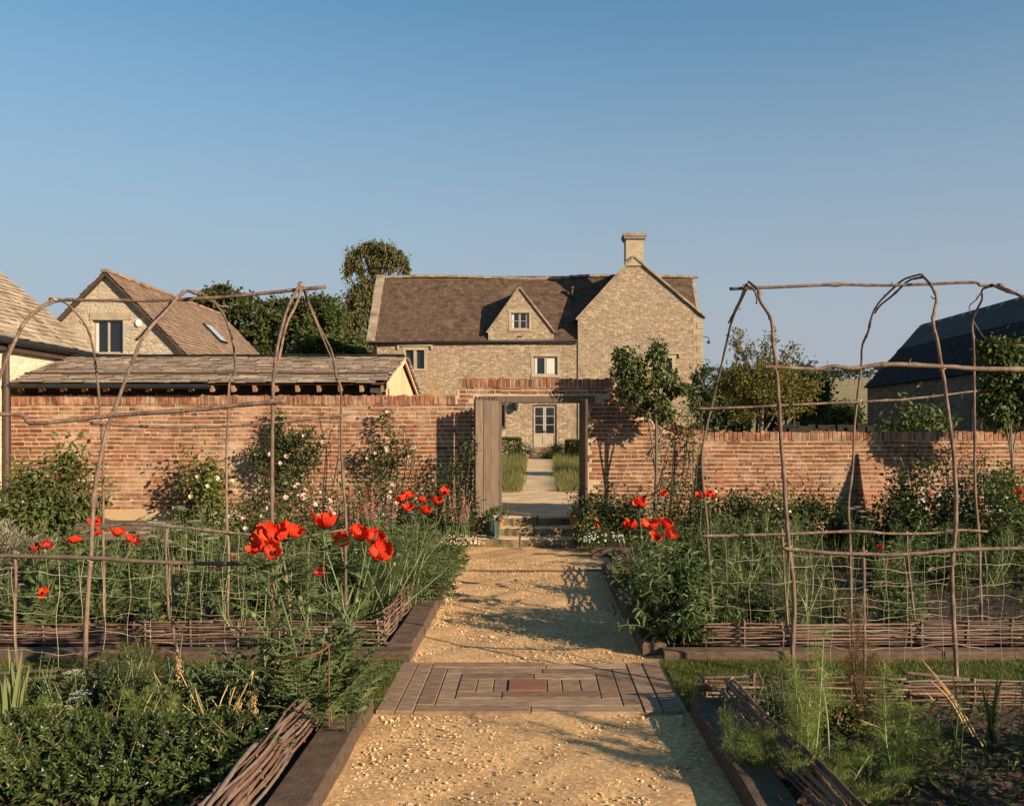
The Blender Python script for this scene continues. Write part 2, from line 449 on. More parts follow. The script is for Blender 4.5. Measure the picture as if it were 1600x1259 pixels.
N = 900; y = 4+rng.random(N)*8; x = np.where(rng.random(N) < .5, -1, 1)*(.98-np.abs(rng.normal(0, .07, N))); k = (y < 5.85) | (y > 7.13)
pebbles(mb, np.stack([x, y, .008+0*x], 1)[k], (.006+.010*rng.random(N)**2)[k])
tag(mb.build('loose_pebbles', M['pebble']), 'loose pale pebbles scattered over the gravel path', 'pebbles', kind='stuff')

# gravel beyond the gate and the path to the house
def inz(y): return .422 + max(0, (y-15.5))/29.5*.28
mb = MB(); gravel_sheet(mb, -4, 4.5, 15.62, 21.5, inz, 60, 60, .012)
tag(mb.build('gravel_court', M['gravel_pale'], smooth=True), 'gravel yard just beyond the gateway', kind='structure')
def pedge(y):
    t = (y-21.3)/(43.8-21.3); return (-.28-.10*t+.05*t, .58+.42*t)
mb = MB(); gravel_sheet(mb, 0, 0, 21.3, 44.0, lambda y: inz(y)+.004, 10, 60, .008, edge=lambda y: (pedge(y)[0]-.12, pedge(y)[1]+.12))
tag(mb.build('garden_path', M['gravel_pale'], smooth=True), 'narrow gravel path between long grass to the house door', kind='structure')

# soil of the beds
M['soil'] = m_noise('dark red brown soil', [(.022,.013,.009),(.05,.028,.018),(.085,.048,.03)], 9, .97, bscale=26, bstr=1.0, bdist=.04)
def soil(x0, x1, y0, y1, z, name, label):
    mb = MB(); nx, ny = 70, 70
    gx = np.linspace(x0, x1, nx); gy = np.linspace(y0, y1, ny)
    zz = z + .03*rng.random((ny, nx)) + .02*np.sin(gx[None]*5)*np.cos(gy[:, None]*4)
    V = [[gx[i], gy[j], zz[j, i]] for j in range(ny) for i in range(nx)]
    mb.add(V, [[j*nx+i, j*nx+i+1, (j+1)*nx+i+1, (j+1)*nx+i] for j in range(ny-1) for i in range(nx-1)])
    tag(mb.build(name, M['soil']), label, kind='structure')
soil(-10.5, -1.2, 7.45, 15.2, .07, 'soil', 'dark soil of the far left flower bed')
soil(1.15, 10.5, 7.45, 15.2, .07, 'soil', 'dark soil of the far right flower bed')
soil(-6, -1.25, 2.5, 5.85, .05, 'soil', 'dark soil of the near left bed')
soil(1.25, 6, 2.5, 5.85, .05, 'soil', 'red brown bare soil of the near right bed')

# ================================================================ BRICK GARDEN WALL
def wall_top(x):
    if x < X(715, GATE_Y): return 2.335
    if x < X(962, GATE_Y): return 2.62
    pts = [(X(962, GATE_Y), 2.62), (X(985, GATE_Y), 2.40), (X(1010, GATE_Y), 2.16), (X(1040, GATE_Y), 1.93), (X(1075, GATE_Y), 1.76), (X(1110, GATE_Y), 1.72), (14, 1.72)]
    for (a, za), (b, zb) in zip(pts, pts[1:]):
        if x <= b: return za+(zb-za)*(x-a)/(b-a)
    return 1.72
OPX0, OPX1, OPZ = -.62, .90, 2.36
WX0, WX1 = -8.86, 13.0
def shift(x): return x
xs_top = [WX0, X(714.9, GATE_Y), X(715.1, GATE_Y), X(962, GATE_Y), X(985, GATE_Y), X(1010, GATE_Y), X(1040, GATE_Y), X(1075, GATE_Y), X(1110, GATE_Y), WX1]
outline = [(WX0, -.1), (OPX0, -.1), (OPX0, OPZ), (OPX1, OPZ), (OPX1, -.1), (WX1, -.1)] + [(x, wall_top(x)) for x in reversed(xs_top)]
wall = thing('garden_wall', 'long old red brick garden wall with a raised gateway and brick-on-edge top', 'wall', (0, GATE_Y, 0))
mb = MB(); panel(mb, outline, [], lambda u, v, d: (u, GATE_Y+.006+d, v), .30, True)
mb.build('mortar', M['mortar'], wall)
def brickwork(mb, x0, x1, z0, z1, top, skip, y, course=.0725, ln=.215):
    row = 0; z = z0
    while z < z1:
        x = x0 - rng.uniform(0, .2)
        header_row = row % 5 == 3
        while x < x1:
            L = (.105 if header_row or rng.random() < .16 else ln)*rng.uniform(.93, 1.06)
            xa, xb = max(x, x0), min(x+L, x1)
            x += L+.015
            if xb-xa < .04: continue
            xm = (xa+xb)/2
            t = min(top(xa), top(xb))
            h = course*rng.uniform(.68, .78)
            if z+h > t+.022 or skip(xa, z) or skip(xb, z): continue
            pr = rng.uniform(-.004, .004)
            wob = .006*math.sin(xm*1.9+row*.13)+rng.normal(0, .0015)
            v = np.array([[q, yy, zz] for q in (xa, xb) for yy in (y-pr, y+.04) for zz in (z+wob, z+wob+h)])
            v[:, 0] += rng.uniform(-.003, .003, 8); v[:, 2] += rng.uniform(-.003, .003, 8)
            v[[0, 1, 4, 5], 1] += rng.uniform(-.003, .003, 4)
            mb.add(v, BOXF)
        z += course; row += 1
def gate_skip(x, z): return OPX0-.005 < x < OPX1+.005 and z < OPZ or (X(752, GATE_Y) < x < X(932, GATE_Y) and OPZ-.03 < z+.03 < 2.50)
def plinth_skip(x, z): return gate_skip(x, z) or (x < X(365, GATE_Y) and z < .54) or (x > 3.3 and z < .26)
mb = MB()
brickwork(mb, WX0, X(715, GATE_Y), .12, 2.5, wall_top, plinth_skip, GATE_Y)
mb.build('brickwork', M['brick'], wall, label='paler red brickwork left of the gateway')
mb = MB()
brickwork(mb, X(715, GATE_Y), WX1, .12, 2.75, lambda x: wall_top(x), plinth_skip, GATE_Y)
mb.build('brickwork', M['brick_dusty'], wall, label='darker orange brickwork around and right of the gateway')
# bricks on edge along the top, following the step and the sweep
mb = MB()
path = [(WX0+.01, 2.335), (X(715, GATE_Y), 2.335), None, (X(715, GATE_Y), 2.62)] + [(x, wall_top(x)) for x in xs_top[3:]]
prev = None
for p in path:
    if p is None: prev = None; continue
    if prev is not None:
        a, b_ = np.array([prev[0], prev[1]]), np.array(p); L = np.linalg.norm(b_-a); d = (b_-a)/L; n2 = np.array([-d[1], d[0]])
        s = 0
        while s < L-.03:
            w = rng.uniform(.054, .064); h = .15*rng.uniform(.88, 1.08)
            c2 = a+d*(s+w/2)+n2*h/2
            tilt = rng.normal(0, .03)
            dd = np.array([d[0]+tilt*n2[0], d[1]+tilt*n2[1]]); nn = np.array([-dd[1], dd[0]])
            obox(mb, (c2[0], GATE_Y+.145, c2[1]), (dd[0]*w/2, 0, dd[1]*w/2), (0, .16+rng.uniform(-.006, .006), 0), (nn[0]*h/2, 0, nn[1]*h/2), .003)
            s += w+.017
    prev = p
mb.build('brick_coping', M['brick'], wall)
mb = MB(); panel(mb, [(WX0+.01, 2.33), (X(715, GATE_Y)-.002, 2.33), (X(715, GATE_Y)-.002, 2.475), (WX0+.01, 2.475)], [], lambda u, v, d: (u, GATE_Y-.006+d, v), .27, True)
cp = [(x, wall_top(x)-.01) for x in xs_top[2:]]
panel(mb, cp+[(x, z+.145) for x, z in reversed(cp)], [], lambda u, v, d: (u, GATE_Y-.006+d, v), .27, True)
mb.build('coping_mortar', M['mortar'], wall)
mb = MB()
box(mb, WX0+.02, X(365, GATE_Y), GATE_Y-.035, GATE_Y+.1, .0, .535, .004)
mb.build('plinth', M['plinth'], wall, label='buff rendered plinth at the foot of the left wall')
mb = MB()
for x in np.arange(3.35, 12, .62): box(mb, x, x+.60*rng.uniform(.9, 1), GATE_Y-.05, GATE_Y+.1, .0, .27*rng.uniform(.85, 1.1), .012)
mb.build('stone_footing', M['ashlar'], wall)
# timber lintel and posts of the gateway
mb = MB(); box(mb, X(754, 15.1), X(930, 15.1), GATE_Y-.035, GATE_Y+.33, 2.365, 2.475, .006)
mb.build('lintel', M['oak_grey'], wall)
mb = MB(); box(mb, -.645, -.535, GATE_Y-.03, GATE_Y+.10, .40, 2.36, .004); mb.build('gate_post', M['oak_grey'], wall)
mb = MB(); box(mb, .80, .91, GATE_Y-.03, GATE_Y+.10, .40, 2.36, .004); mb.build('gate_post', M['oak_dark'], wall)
# raking buttresses
def buttress(px, w, ztop, foot):
    x0 = X(px, GATE_Y-.3); mbb, mbm = MB(), MB()
    z = .05
    while z < ztop:
        yf = GATE_Y-.04-foot*(1-z/ztop)
        x = x0
        for L in ([w*.62, w*.36] if int(z/.0725) % 2 else [w*.33, w*.65]):
            box(mbb, x, x+L, yf+rng.uniform(-.008, .005), GATE_Y+.02, z, z+.058, .003); x += L+.012
        box(mbm, x0+.006, x0+w-.006, yf+.012, GATE_Y+.015, z-.002, z+.0705)
        z += .0725
    b = mbb.build('buttress', M['brick_dusty'], wall); mbm.build('buttress_mortar', M['mortar'], b)
buttress(1350, .40, 1.45, .55)
buttress(1100, .36, 1.45, .22)

# ---- gate leaves, open towards the camera
def gate_leaf(label, hinge, free, z0, z1, n, mat, jag):
    h, f = np.array(hinge, float), np.array(free, float)
    t = thing('gate_leaf', label, 'gate', (hinge[0], hinge[1], 0))
    d = f-h; L = np.linalg.norm(d); d /= L; nn = np.array([-d[1], d[0]])*(-1 if jag else 1)
    for k in range(n):
        mb = MB(); w = L/n; c = h+d*(w*(k+.5))
        dz = rng.uniform(-.01, .01)
        obox(mb, (c[0], c[1], (z0+z1)/2+dz), (d[0]*(w/2-.005), d[1]*(w/2-.005), 0), (nn[0]*.02, nn[1]*.02, 0), (0, 0, (z1-z0)/2), .003)
        if jag:
            for q in range(4):
                cc = h+d*(w*k+w*(q+.5)/4)
                x, y = cc; e = d*w*.11; hz = rng.uniform(.03, .075)
                for sgn in (1,):
                    v = [[x-e[0]+nn[0]*.02, y-e[1]+nn[1]*.02, z1+dz-.002], [x+e[0]+nn[0]*.02, y+e[1]+nn[1]*.02, z1+dz-.002], [x+e[0]-nn[0]*.02, y+e[1]-nn[1]*.02, z1+dz-.002], [x-e[0]-nn[0]*.02, y-e[1]-nn[1]*.02, z1+dz-.002],
                         [x+nn[0]*.02, y+nn[1]*.02, z1+dz+hz], [x-nn[0]*.02, y-nn[1]*.02, z1+dz+hz]]
                    mb.add(v, [[0, 1, 4, 4], [3, 2, 5, 5]]) if False else (mb.add(v, [[0, 1, 4], [3, 5, 2]]), mb.F.append(np.array([[0, 3, 5, 4], [1, 4, 5, 2]])+mb.n-6))
        mb.build('plank', mat, t)
    for zz in (z0+.3, (z0+z1)/2, z1-.25):
        mb = MB(); c = (h+f)/2+nn*.035
        obox(mb, (c[0], c[1], zz), (d[0]*L*.48, d[1]*L*.48, 0), (nn[0]*.014, nn[1]*.014, 0), (0, 0, .055))
        lg = mb.build('ledge', mat, t)
        mb = MB(); c = h+d*.16+nn*.0525
        obox(mb, (c[0], c[1], zz), (d[0]*.15, d[1]*.15, 0), (nn[0]*.003, nn[1]*.003, 0), (0, 0, .02)); mb.build('strap_hinge', M['black'], lg)
    return t
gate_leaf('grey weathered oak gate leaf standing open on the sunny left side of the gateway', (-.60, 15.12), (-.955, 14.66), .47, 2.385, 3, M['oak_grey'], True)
gate_leaf('dark shaded oak gate leaf seen edge-on at the right of the gateway', (.795, 15.12), (.865, 14.46), .46, 2.40, 3, M['oak_dark'], False)  # darker oak than the left leaf stands in for shade on this one

# ---- stone steps
st = thing('stone_steps', 'three worn stone steps up to the brick gateway', 'steps', (0, 14.8, 0))
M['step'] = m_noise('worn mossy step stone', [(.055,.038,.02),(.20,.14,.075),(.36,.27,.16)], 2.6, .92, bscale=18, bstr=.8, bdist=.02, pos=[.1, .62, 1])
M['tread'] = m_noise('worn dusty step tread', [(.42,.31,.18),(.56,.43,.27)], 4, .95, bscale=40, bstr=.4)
def slab(mb, x0, x1, y0, y1, z0, z1, seg=10):
    """rounded-edge irregular stone"""
    xs = np.linspace(x0, x1, seg)
    prof = [(y0, z0), (y0-.004, z0+(z1-z0)*.5), (y0+.004, z1-.03), (y0+.018, z1-.007), (y0+.05, z1), (y1, z1), (y1, z0)]
    V = []
    for x in xs:
        w1, w2 = rng.uniform(-.012, .012), rng.uniform(-.009, .009)
        for k, (y, z) in enumerate(prof): V.append([x, y+w1*(k < 5), z+w2*(k < 6 and k > 1)])
    m_ = len(prof)
    mb.add(V, [[i*m_+k, (i+1)*m_+k, (i+1)*m_+(k+1) % m_, i*m_+(k+1) % m_] for i in range(seg-1) for k in range(m_)])
    mb.F.append(np.array([list(range(mb.n-m_, mb.n))])); mb.F.append(np.array([list(range(mb.n-m_*seg, mb.n-m_*seg+m_))[::-1]]))
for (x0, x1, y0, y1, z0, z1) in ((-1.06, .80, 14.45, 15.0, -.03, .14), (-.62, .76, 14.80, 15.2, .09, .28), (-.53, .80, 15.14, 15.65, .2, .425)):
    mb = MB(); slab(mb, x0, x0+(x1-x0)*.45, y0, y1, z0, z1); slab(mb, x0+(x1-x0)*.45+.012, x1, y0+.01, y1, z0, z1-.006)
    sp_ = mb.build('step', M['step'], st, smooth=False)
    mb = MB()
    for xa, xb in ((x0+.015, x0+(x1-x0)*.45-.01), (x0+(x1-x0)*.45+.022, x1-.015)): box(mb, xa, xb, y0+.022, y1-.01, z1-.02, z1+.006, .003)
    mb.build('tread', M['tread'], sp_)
# ================================================================ BUILDINGS
def slates(mb, corner, udir, vdir, poly, row, wid, th=.014, jit=.15, lift=.02):
    """courses of separate slates laid over a roof plane; poly bounds them in (u, v) metres"""
    o, u, v = np.array(corner, float), unit(np.array(udir, float)), unit(np.array(vdir, float))
    n = np.cross(u, v); n *= np.sign(n[2]) if abs(n[2]) > 1e-6 else 1
    us = [p[0] for p in poly]; vs = [p[1] for p in poly]
    vv = min(vs)
    k = 0
    while vv < max(vs)-row*.3:
        rw = row*rng.uniform(.9, 1.1)
        uu = min(us)-rng.uniform(0, wid)
        while uu < max(us):
            w = wid*rng.uniform(1-jit*2, 1+jit*2)
            # clip the course to the polygon at mid height
            vm = min(vv+rw*.5, max(vs)-1e-3)
            if inside(poly, uu+w/2, vm):
                a, b = uu, uu+w-.006
                while not inside(poly, a, vm) and a < b: a += .03
                while not inside(poly, b, vm) and b > a: b -= .03
                if b-a > .03:
                    h = rw*1.55; dz = rng.uniform(0, .012)*jit*6; e = rng.uniform(-.012, .012)*jit*5
                    P = []
                    for (uq, vq, lq) in ((a, vv+e, lift+dz+th), (b, vv+e+rng.uniform(-.006, .006), lift+dz+th+rng.uniform(-.004, .004)), (b, vv+h, th), (a, vv+h, th)):
                        P.append(o+u*uq+v*vq+n*lq)
                    P += [P[0]-n*th, P[1]-n*th]
                    mb.add(P, [[0, 1, 2, 3], [4, 5, 1, 0]])
            uu += w
        vv += rw; k += 1

def window(parent, cx, z0, z1, w, y, lights=2, frame=None, curtain=False, bars=(), depth=.14, xdir=1, rot=None, fw=.05):
    """casement window set in a wall facing the camera"""
    fr = MB(); x0, x1 = cx-w/2, cx+w/2
    yy = y+depth
    box(fr, x0, x0+fw, yy-.04, yy+.02, z0, z1); box(fr, x1-fw, x1, yy-.04, yy+.02, z0, z1)
    box(fr, x0+fw, x1-fw, yy-.038, yy+.018, z0, z0+fw); box(fr, x0+fw, x1-fw, yy-.038, yy+.018, z1-fw, z1)
    for k in range(1, lights):
        xm = x0+w*k/lights; box(fr, xm-fw*.6, xm+fw*.6, yy-.042, yy+.016, z0+fw, z1-fw)
    for t in bars: box(fr, x0+fw, x1-fw, yy-.03, yy+.012, z0+(z1-z0)*t-.012, z0+(z1-z0)*t+.012)
    f = fr.build('window', frame or M['paint'], parent)
    g = MB()
    for k in range(lights):
        xa, xb = x0+w*k/lights+fw*.6, x0+w*(k+1)/lights-fw*.6
        g.add([[xa, yy, z0+fw], [xb, yy, z0+fw], [xb, yy, z1-fw], [xa, yy, z1-fw]], [[0, 1, 2, 3]])
    g.build('pane', M['glass'], f)
    if curtain:
        for k, (ta, tb) in enumerate(curtain):
            c = MB()
            xa, xb = x0+fw+(w-2*fw)*ta, x0+fw+(w-2*fw)*tb
            xs = np.linspace(xa, xb, 14)
            V = [[x, yy-.006-.003*math.sin(i*2.2), z] for i, x in enumerate(xs) for z in (z0+fw+.01, z1-fw-.01)]
            c.add(V, [[2*i, 2*i+2, 2*i+3, 2*i+1] for i in range(13)])
            c.build('curtain', M['curtain'], f, smooth=True)
    return f

# ---- farmhouse
HY0 = 45.0
def hx(px, Y=HY0): return X(px, Y)
def hz(py, Y=HY0): return Z(py, Y)
house = thing('farmhouse', 'long honey stone farmhouse with brown stone roof, gabled wing and tall chimney', 'house', (0, HY0, 0))
HL, HR, WL = hx(583), hx(1098), hx(903)
EAVE, RIDGE = 6.45, 10.15
GZ = .45
ax_, az_ = hx(990), hz(402)           # apex of the wing gable
wl_z, wr_z = hz(499), hz(495)
w_up1 = [(hx(634), hz(576)), (hx(663), hz(576)), (hx(663), hz(547)), (hx(634), hz(547))]
w_up2 = [(hx(833), hz(586)), (hx(871), hz(586)), (hx(871), hz(557)), (hx(833), hz(557))]
doorh = [(hx(832), hz(699)), (hx(870), hz(699)), (hx(870), hz(632)), (hx(832), hz(632))]
w_lo = [(hx(772), hz(666)), (hx(788), hz(666)), (hx(788), hz(633)), (hx(772), hz(633))]
w_wing = [(hx(1040), hz(592)), (hx(1050), hz(592)), (hx(1050), hz(560)), (hx(1040), hz(560))]
mb = MB()
panel(mb, [(HL, GZ), (WL, GZ), (WL, EAVE), (HL, EAVE)], [w_up1, w_up2, doorh, w_lo], lambda u, v, d: (u, HY0+d, v), .35)
panel(mb, [(HL, GZ), (HL+0.0, EAVE), (HL, RIDGE-.1), (HL, EAVE)], [], lambda u, v, d: (u, HY0+d, v)) if False else None
mb.add([[HL, HY0, GZ], [HL, HY0+6, GZ], [HL, HY0+6, EAVE], [HL, HY0+3, RIDGE], [HL, HY0, EAVE]], [[0, 1, 2, 3, 4]])
mb.add([[HR, HY0, GZ], [HR, HY0+6, GZ], [HR, HY0+6, EAVE], [HR, HY0+3, RIDGE], [HR, HY0, EAVE]], [[0, 1, 2, 3, 4]])
mb.add([[HL, HY0+6, GZ], [HR, HY0+6, GZ], [HR, HY0+6, EAVE], [HL, HY0+6, EAVE]], [[0, 1, 2, 3]])
mb.build('wall', M['rubble'], house)
mb = MB()
panel(mb, [(WL, GZ), (HR, GZ), (HR, wr_z), (ax_, az_), (WL, wl_z)], [w_wing], lambda u, v, d: (u, HY0-.06+d, v), .35)
mb.add([[WL, HY0-.06, GZ], [WL, HY0+3, GZ], [WL, HY0+3, wl_z], [WL, HY0-.06, wl_z]], [[0, 1, 2, 3]])
mb.add([[HR+.003, HY0-.06, GZ], [HR+.003, HY0+3, GZ], [HR+.003, HY0+3, wr_z], [HR+.003, HY0-.06, wr_z]], [[0, 1, 2, 3]])
mb.build('wing_wall', M['rubble'], house)
mb = MB()
for k, z in enumerate(np.arange(GZ, wr_z-.3, .3)):
    L = .5 if k % 2 else .3
    box(mb, HR-L, HR+.012, HY0-.075, HY0+.2, z+.008, z+.292, .006)
mb.build('quoins', M['ashlar'], house)
# main roof
rs = math.hypot(3.0, RIDGE-EAVE); vd = (0, 3.0, RIDGE-EAVE)
mb = MB()
ev = -.18
poly = [(0, ev), (WL-HL-.02, ev), (WL-HL-.02, .15), (HR-HL, .15), (HR-HL, rs), (0, rs)]
slates(mb, (HL, HY0, EAVE), (1, 0, 0), vd, poly, .165, .21, .015, .10)
roof = mb.build('roof', M['slate_brown'], house)
mb = MB()                                             # sarking under the slates, sagging ridge
n_ = unit(np.cross((1, 0, 0), unit(np.array(vd))))
mb.add([[HL, HY0-.1, EAVE-.13], [WL-.02, HY0-.1, EAVE-.13], [WL-.02, HY0+3, RIDGE], [HL, HY0+3, RIDGE], [HL, HY0+6.1, EAVE-.13], [HR, HY0+6.1, EAVE-.13], [HR, HY0+3, RIDGE], [WL-.02, HY0+.1, EAVE+.12], [HR, HY0+.1, EAVE+.12]], [[0, 1, 2, 3]])
mb.add([[WL-.02, HY0+.1, EAVE+.11], [HR, HY0+.1, EAVE+.11], [HR, HY0+3, RIDGE], [WL-.02, HY0+3, RIDGE], [HL, HY0+3, RIDGE], [HL, HY0+6.1, EAVE-.13], [HR, HY0+6.1, EAVE-.13]], [[0, 1, 2, 3], [4, 2, 6, 5]])
mb.build('roof_deck', M['slate_brown'], roof)
mb = MB()
x = HL+.1
while x < HR:
    L = rng.uniform(.4, .55); xm = x+L/2
    t = (xm-HL)/(HR-HL); sag = .07*math.sin(t*9)+.12*math.exp(-((t-.66)/.10)**2)-.02
    p0, p1 = (x, HY0+3, RIDGE+sag+.02), (x+L-.015, HY0+3, RIDGE+sag+.02+rng.uniform(-.02, .02))
    beam(mb, p0, p1, .30, .12, jit=.012)
    x += L
mb.build('ridge_stones', M['coping'], roof)
# parapet coping at the left verge
mb = MB(); q = np.linspace(0, 1, 9)
for a, b_ in zip(q, q[1:]):
    p0 = np.array((HL-.12, HY0-.05+3.05*a, EAVE-.05+(RIDGE+.15-EAVE)*a)); p1 = np.array((HL-.12, HY0-.05+3.05*b_, EAVE-.05+(RIDGE+.15-EAVE)*b_))
    beam(mb, p0, p1-(p1-p0)*.02, .42, .16, up=(0, -.6, .8), jit=.012)
mb.build('verge_coping', M['coping'], house)
mb = MB(); beam(mb, (HR+.02, HY0+.9, 7.55), (HR+.02, HY0+3.1, RIDGE+.06), .16, .12, up=(0, -.6, .8)); mb.build('verge_coping', M['coping'], house)
# wing roof: two slopes running back
mb = MB()
for (xe, ze, sgn) in ((WL-.12, wl_z-.06, 1), (HR+.12, wr_z-.06, -1)):
    v = np.array((ax_-xe, 0, az_-.02-ze)); L = np.linalg.norm(v)
    slates(mb, (xe, HY0-.10, ze), (0, 1, 0), v, [(0, 0), (6.0, 0), (6.0, L), (0, L)], .165, .21, .015, .10)
    mb.add([[xe, HY0-.02, ze-.02], [xe, HY0+6, ze-.02], [ax_, HY0+6, az_-.04], [ax_, HY0-.02, az_-.04]], [[0, 1, 2, 3]])
mb.build('wing_roof', M['slate_brown'], house)
def verge(parent, pts, y, w=.10, d=.16, name='gable_coping', mat=None):
    mb = MB()
    for a, b_ in zip(pts, pts[1:]):
        a, b_ = np.array(a, float), np.array(b_, float); L = np.linalg.norm(b_-a); k = max(2, int(L/.55))
        for i in range(k):
            s, e = a+(b_-a)*i/k, a+(b_-a)*(i+.985)/k
            beam(mb, (s[0], y, s[1]), (e[0], y, e[1]), d, w, up=(0, 0, 1), jit=.008)
    return mb.build(name, mat or M['coping'], parent)
verge(house, [(WL-.10, wl_z-.02), (ax_, az_+.03)], HY0-.09, .09, .20)
verge(house, [(ax_, az_+.03), (HR+.12, wr_z-.02)], HY0-.09, .09, .20)
# chimney
ch = MB(); c0, c1 = hx(978), hx(1006)
box(ch, c0, c1, HY0+.05, HY0+.85, az_-1.2, hz(373), .01)
chm = ch.build('chimney', M['ashlar'], house)
mb = MB(); box(mb, c0-.09, c1+.09, HY0-.05, HY0+.95, hz(373), hz(369.5)); box(mb, c0-.14, c1+.14, HY0-.10, HY0+1.0, hz(369.5)+.002, hz(364.5)); mb.build('chimney_cap', M['coping'], chm)
mb = MB()
gbl = [(c0-.10, az_-.45), (c1+.10, az_-.45), (c1+.05, az_-.28), ((c0+c1)/2+.02, az_+.14), (c0-.05, az_-.28)]
panel(mb, gbl, [], lambda u, v, d: (u, HY0-.14+d, v), .3, True); mb.build('gable_apex_stone', M['ashlar'], chm)
# dormer gable
dm = [(hx(763), hz(532)), (hx(865), hz(532)), (hx(865), hz(518)), (hx(812), hz(450)), (hx(763), hz(518))]
dw = [(hx(798), hz(514)), (hx(827), hz(514)), (hx(827), hz(489)), (hx(798), hz(489))]
mb = MB(); panel(mb, dm, [dw], lambda u, v, d: (u, HY0-.03+d, v), .25)
for xx in (dm[0][0], dm[1][0]):
    mb.add([[xx, HY0-.03, dm[0][1]], [xx, HY0+.6, dm[0][1]], [xx, HY0+.6, dm[2][1]], [xx, HY0-.03, dm[2][1]]], [[0, 1, 2, 3]])
dormer = mb.build('dormer', M['rubble'], house)
mb = MB(); dx, dz = dm[3]
for xe in (dm[4][0]-.08, dm[2][0]+.08):
    ze = dm[4][1]-.10; v = np.array((dx-xe, 0, dz-ze)); L = np.linalg.norm(v)
    slates(mb, (xe, HY0-.05, ze), (0, 1, 0), v, [(0, 0), (.7, 0), (2.3, L), (0, L)], .165, .21, .015, .10)
    mb.add([[xe, HY0-.01, ze-.01], [xe, HY0+.7, ze-.01], [dx, HY0+2.4, dz-.02], [dx, HY0-.01, dz-.02]], [[0, 1, 2, 3]])
mb.build('dormer_roof', M['slate_brown'], dormer)
verge(dormer, [(dm[4][0]-.07, dm[4][1]-.06), (dx, dz+.04)], HY0-.06, .08, .14); verge(dormer, [(dx, dz+.04), (dm[2][0]+.07, dm[2][1]-.06)], HY0-.06, .08, .14)
mb = MB(); box(mb, hx(808), hx(816), HY0-.05, HY0+.05, hz(527.5), hz(524.5)); mb.build('vent_stone', M['oak_dark'], dormer)
def surround(x0, x1, z0, z1, y, label=None, hood=False, w=.14, mull=True, mat='ashlar'):
    mb = MB()
    box(mb, x0-w, x0, y-.02, y+.16, z0, z1, .004); box(mb, x1, x1+w, y-.02, y+.16, z0, z1, .004)
    box(mb, x0-w-.05, x1+w+.05, y-.03, y+.16, z1+.002, z1+.17, .004); box(mb, x0-w, x1+w, y-.045, y+.16, z0-.11, z0-.002, .004)
    if mull: xm = (x0+x1)/2; box(mb, xm-.07, xm+.07, y-.005, y+.15, z0, z1)
    s = mb.build('stone_surround', M[mat], house)
    if hood:
        mb = MB(); box(mb, x0-.42, x1+.42, y-.10, y+.02, z1+.20, z1+.29, .006)
        box(mb, x0-.42, x0-.33, y-.09, y+.02, z1+.04, z1+.198); box(mb, x1+.33, x1+.42, y-.09, y+.02, z1+.04, z1+.198); mb.build('hood_mould', M['ashlar'], s)
def rect(w): return w[0][0], w[1][0], w[0][1], w[2][1]
x0, x1, z0, z1 = rect(w_up1); surround(x0, x1, z0, z1, HY0, hood=True); xm = (x0+x1)/2
window(house, (x0+xm-.07)/2, z0, z1, xm-.07-x0, HY0, 1, M['oak_dark'], depth=.16, fw=.03); window(house, (x1+xm+.07)/2, z0, z1, x1-xm-.07, HY0, 1, M['oak_dark'], depth=.16, fw=.03)
x0, x1, z0, z1 = rect(w_up2); surround(x0, x1, z0, z1, HY0, mull=False, w=.10); window(house, (x0+x1)/2, z0, z1, x1-x0, HY0, 2, M['paint'], [(.02, .12), (.56, .98)], depth=.10, fw=.07)
x0, x1, z0, z1 = rect(dw); surround(x0, x1, z0, z1, HY0-.03, mull=False, w=.10); window(house, (x0+x1)/2, z0, z1, x1-x0, HY0-.03, 2, M['paint'], [(.02, .14), (.40, .48), (.86, .98)], bars=(.5,), depth=.10, fw=.05)
x0, x1, z0, z1 = rect(w_lo); surround(x0, x1, z0, z1, HY0, mull=False, w=.06, mat='oak_dark'); window(house, (x0+x1)/2, z0, z1, x1-x0, HY0, 1, M['oak_dark'], depth=.12)
x0, x1, z0, z1 = rect(w_wing); surround(x0, x1, z0, z1, HY0-.06, hood=True, mull=False); window(house, (x0+x1)/2, z0, z1, x1-x0, HY0-.06, 1, M['oak_dark'], depth=.14, fw=.03)
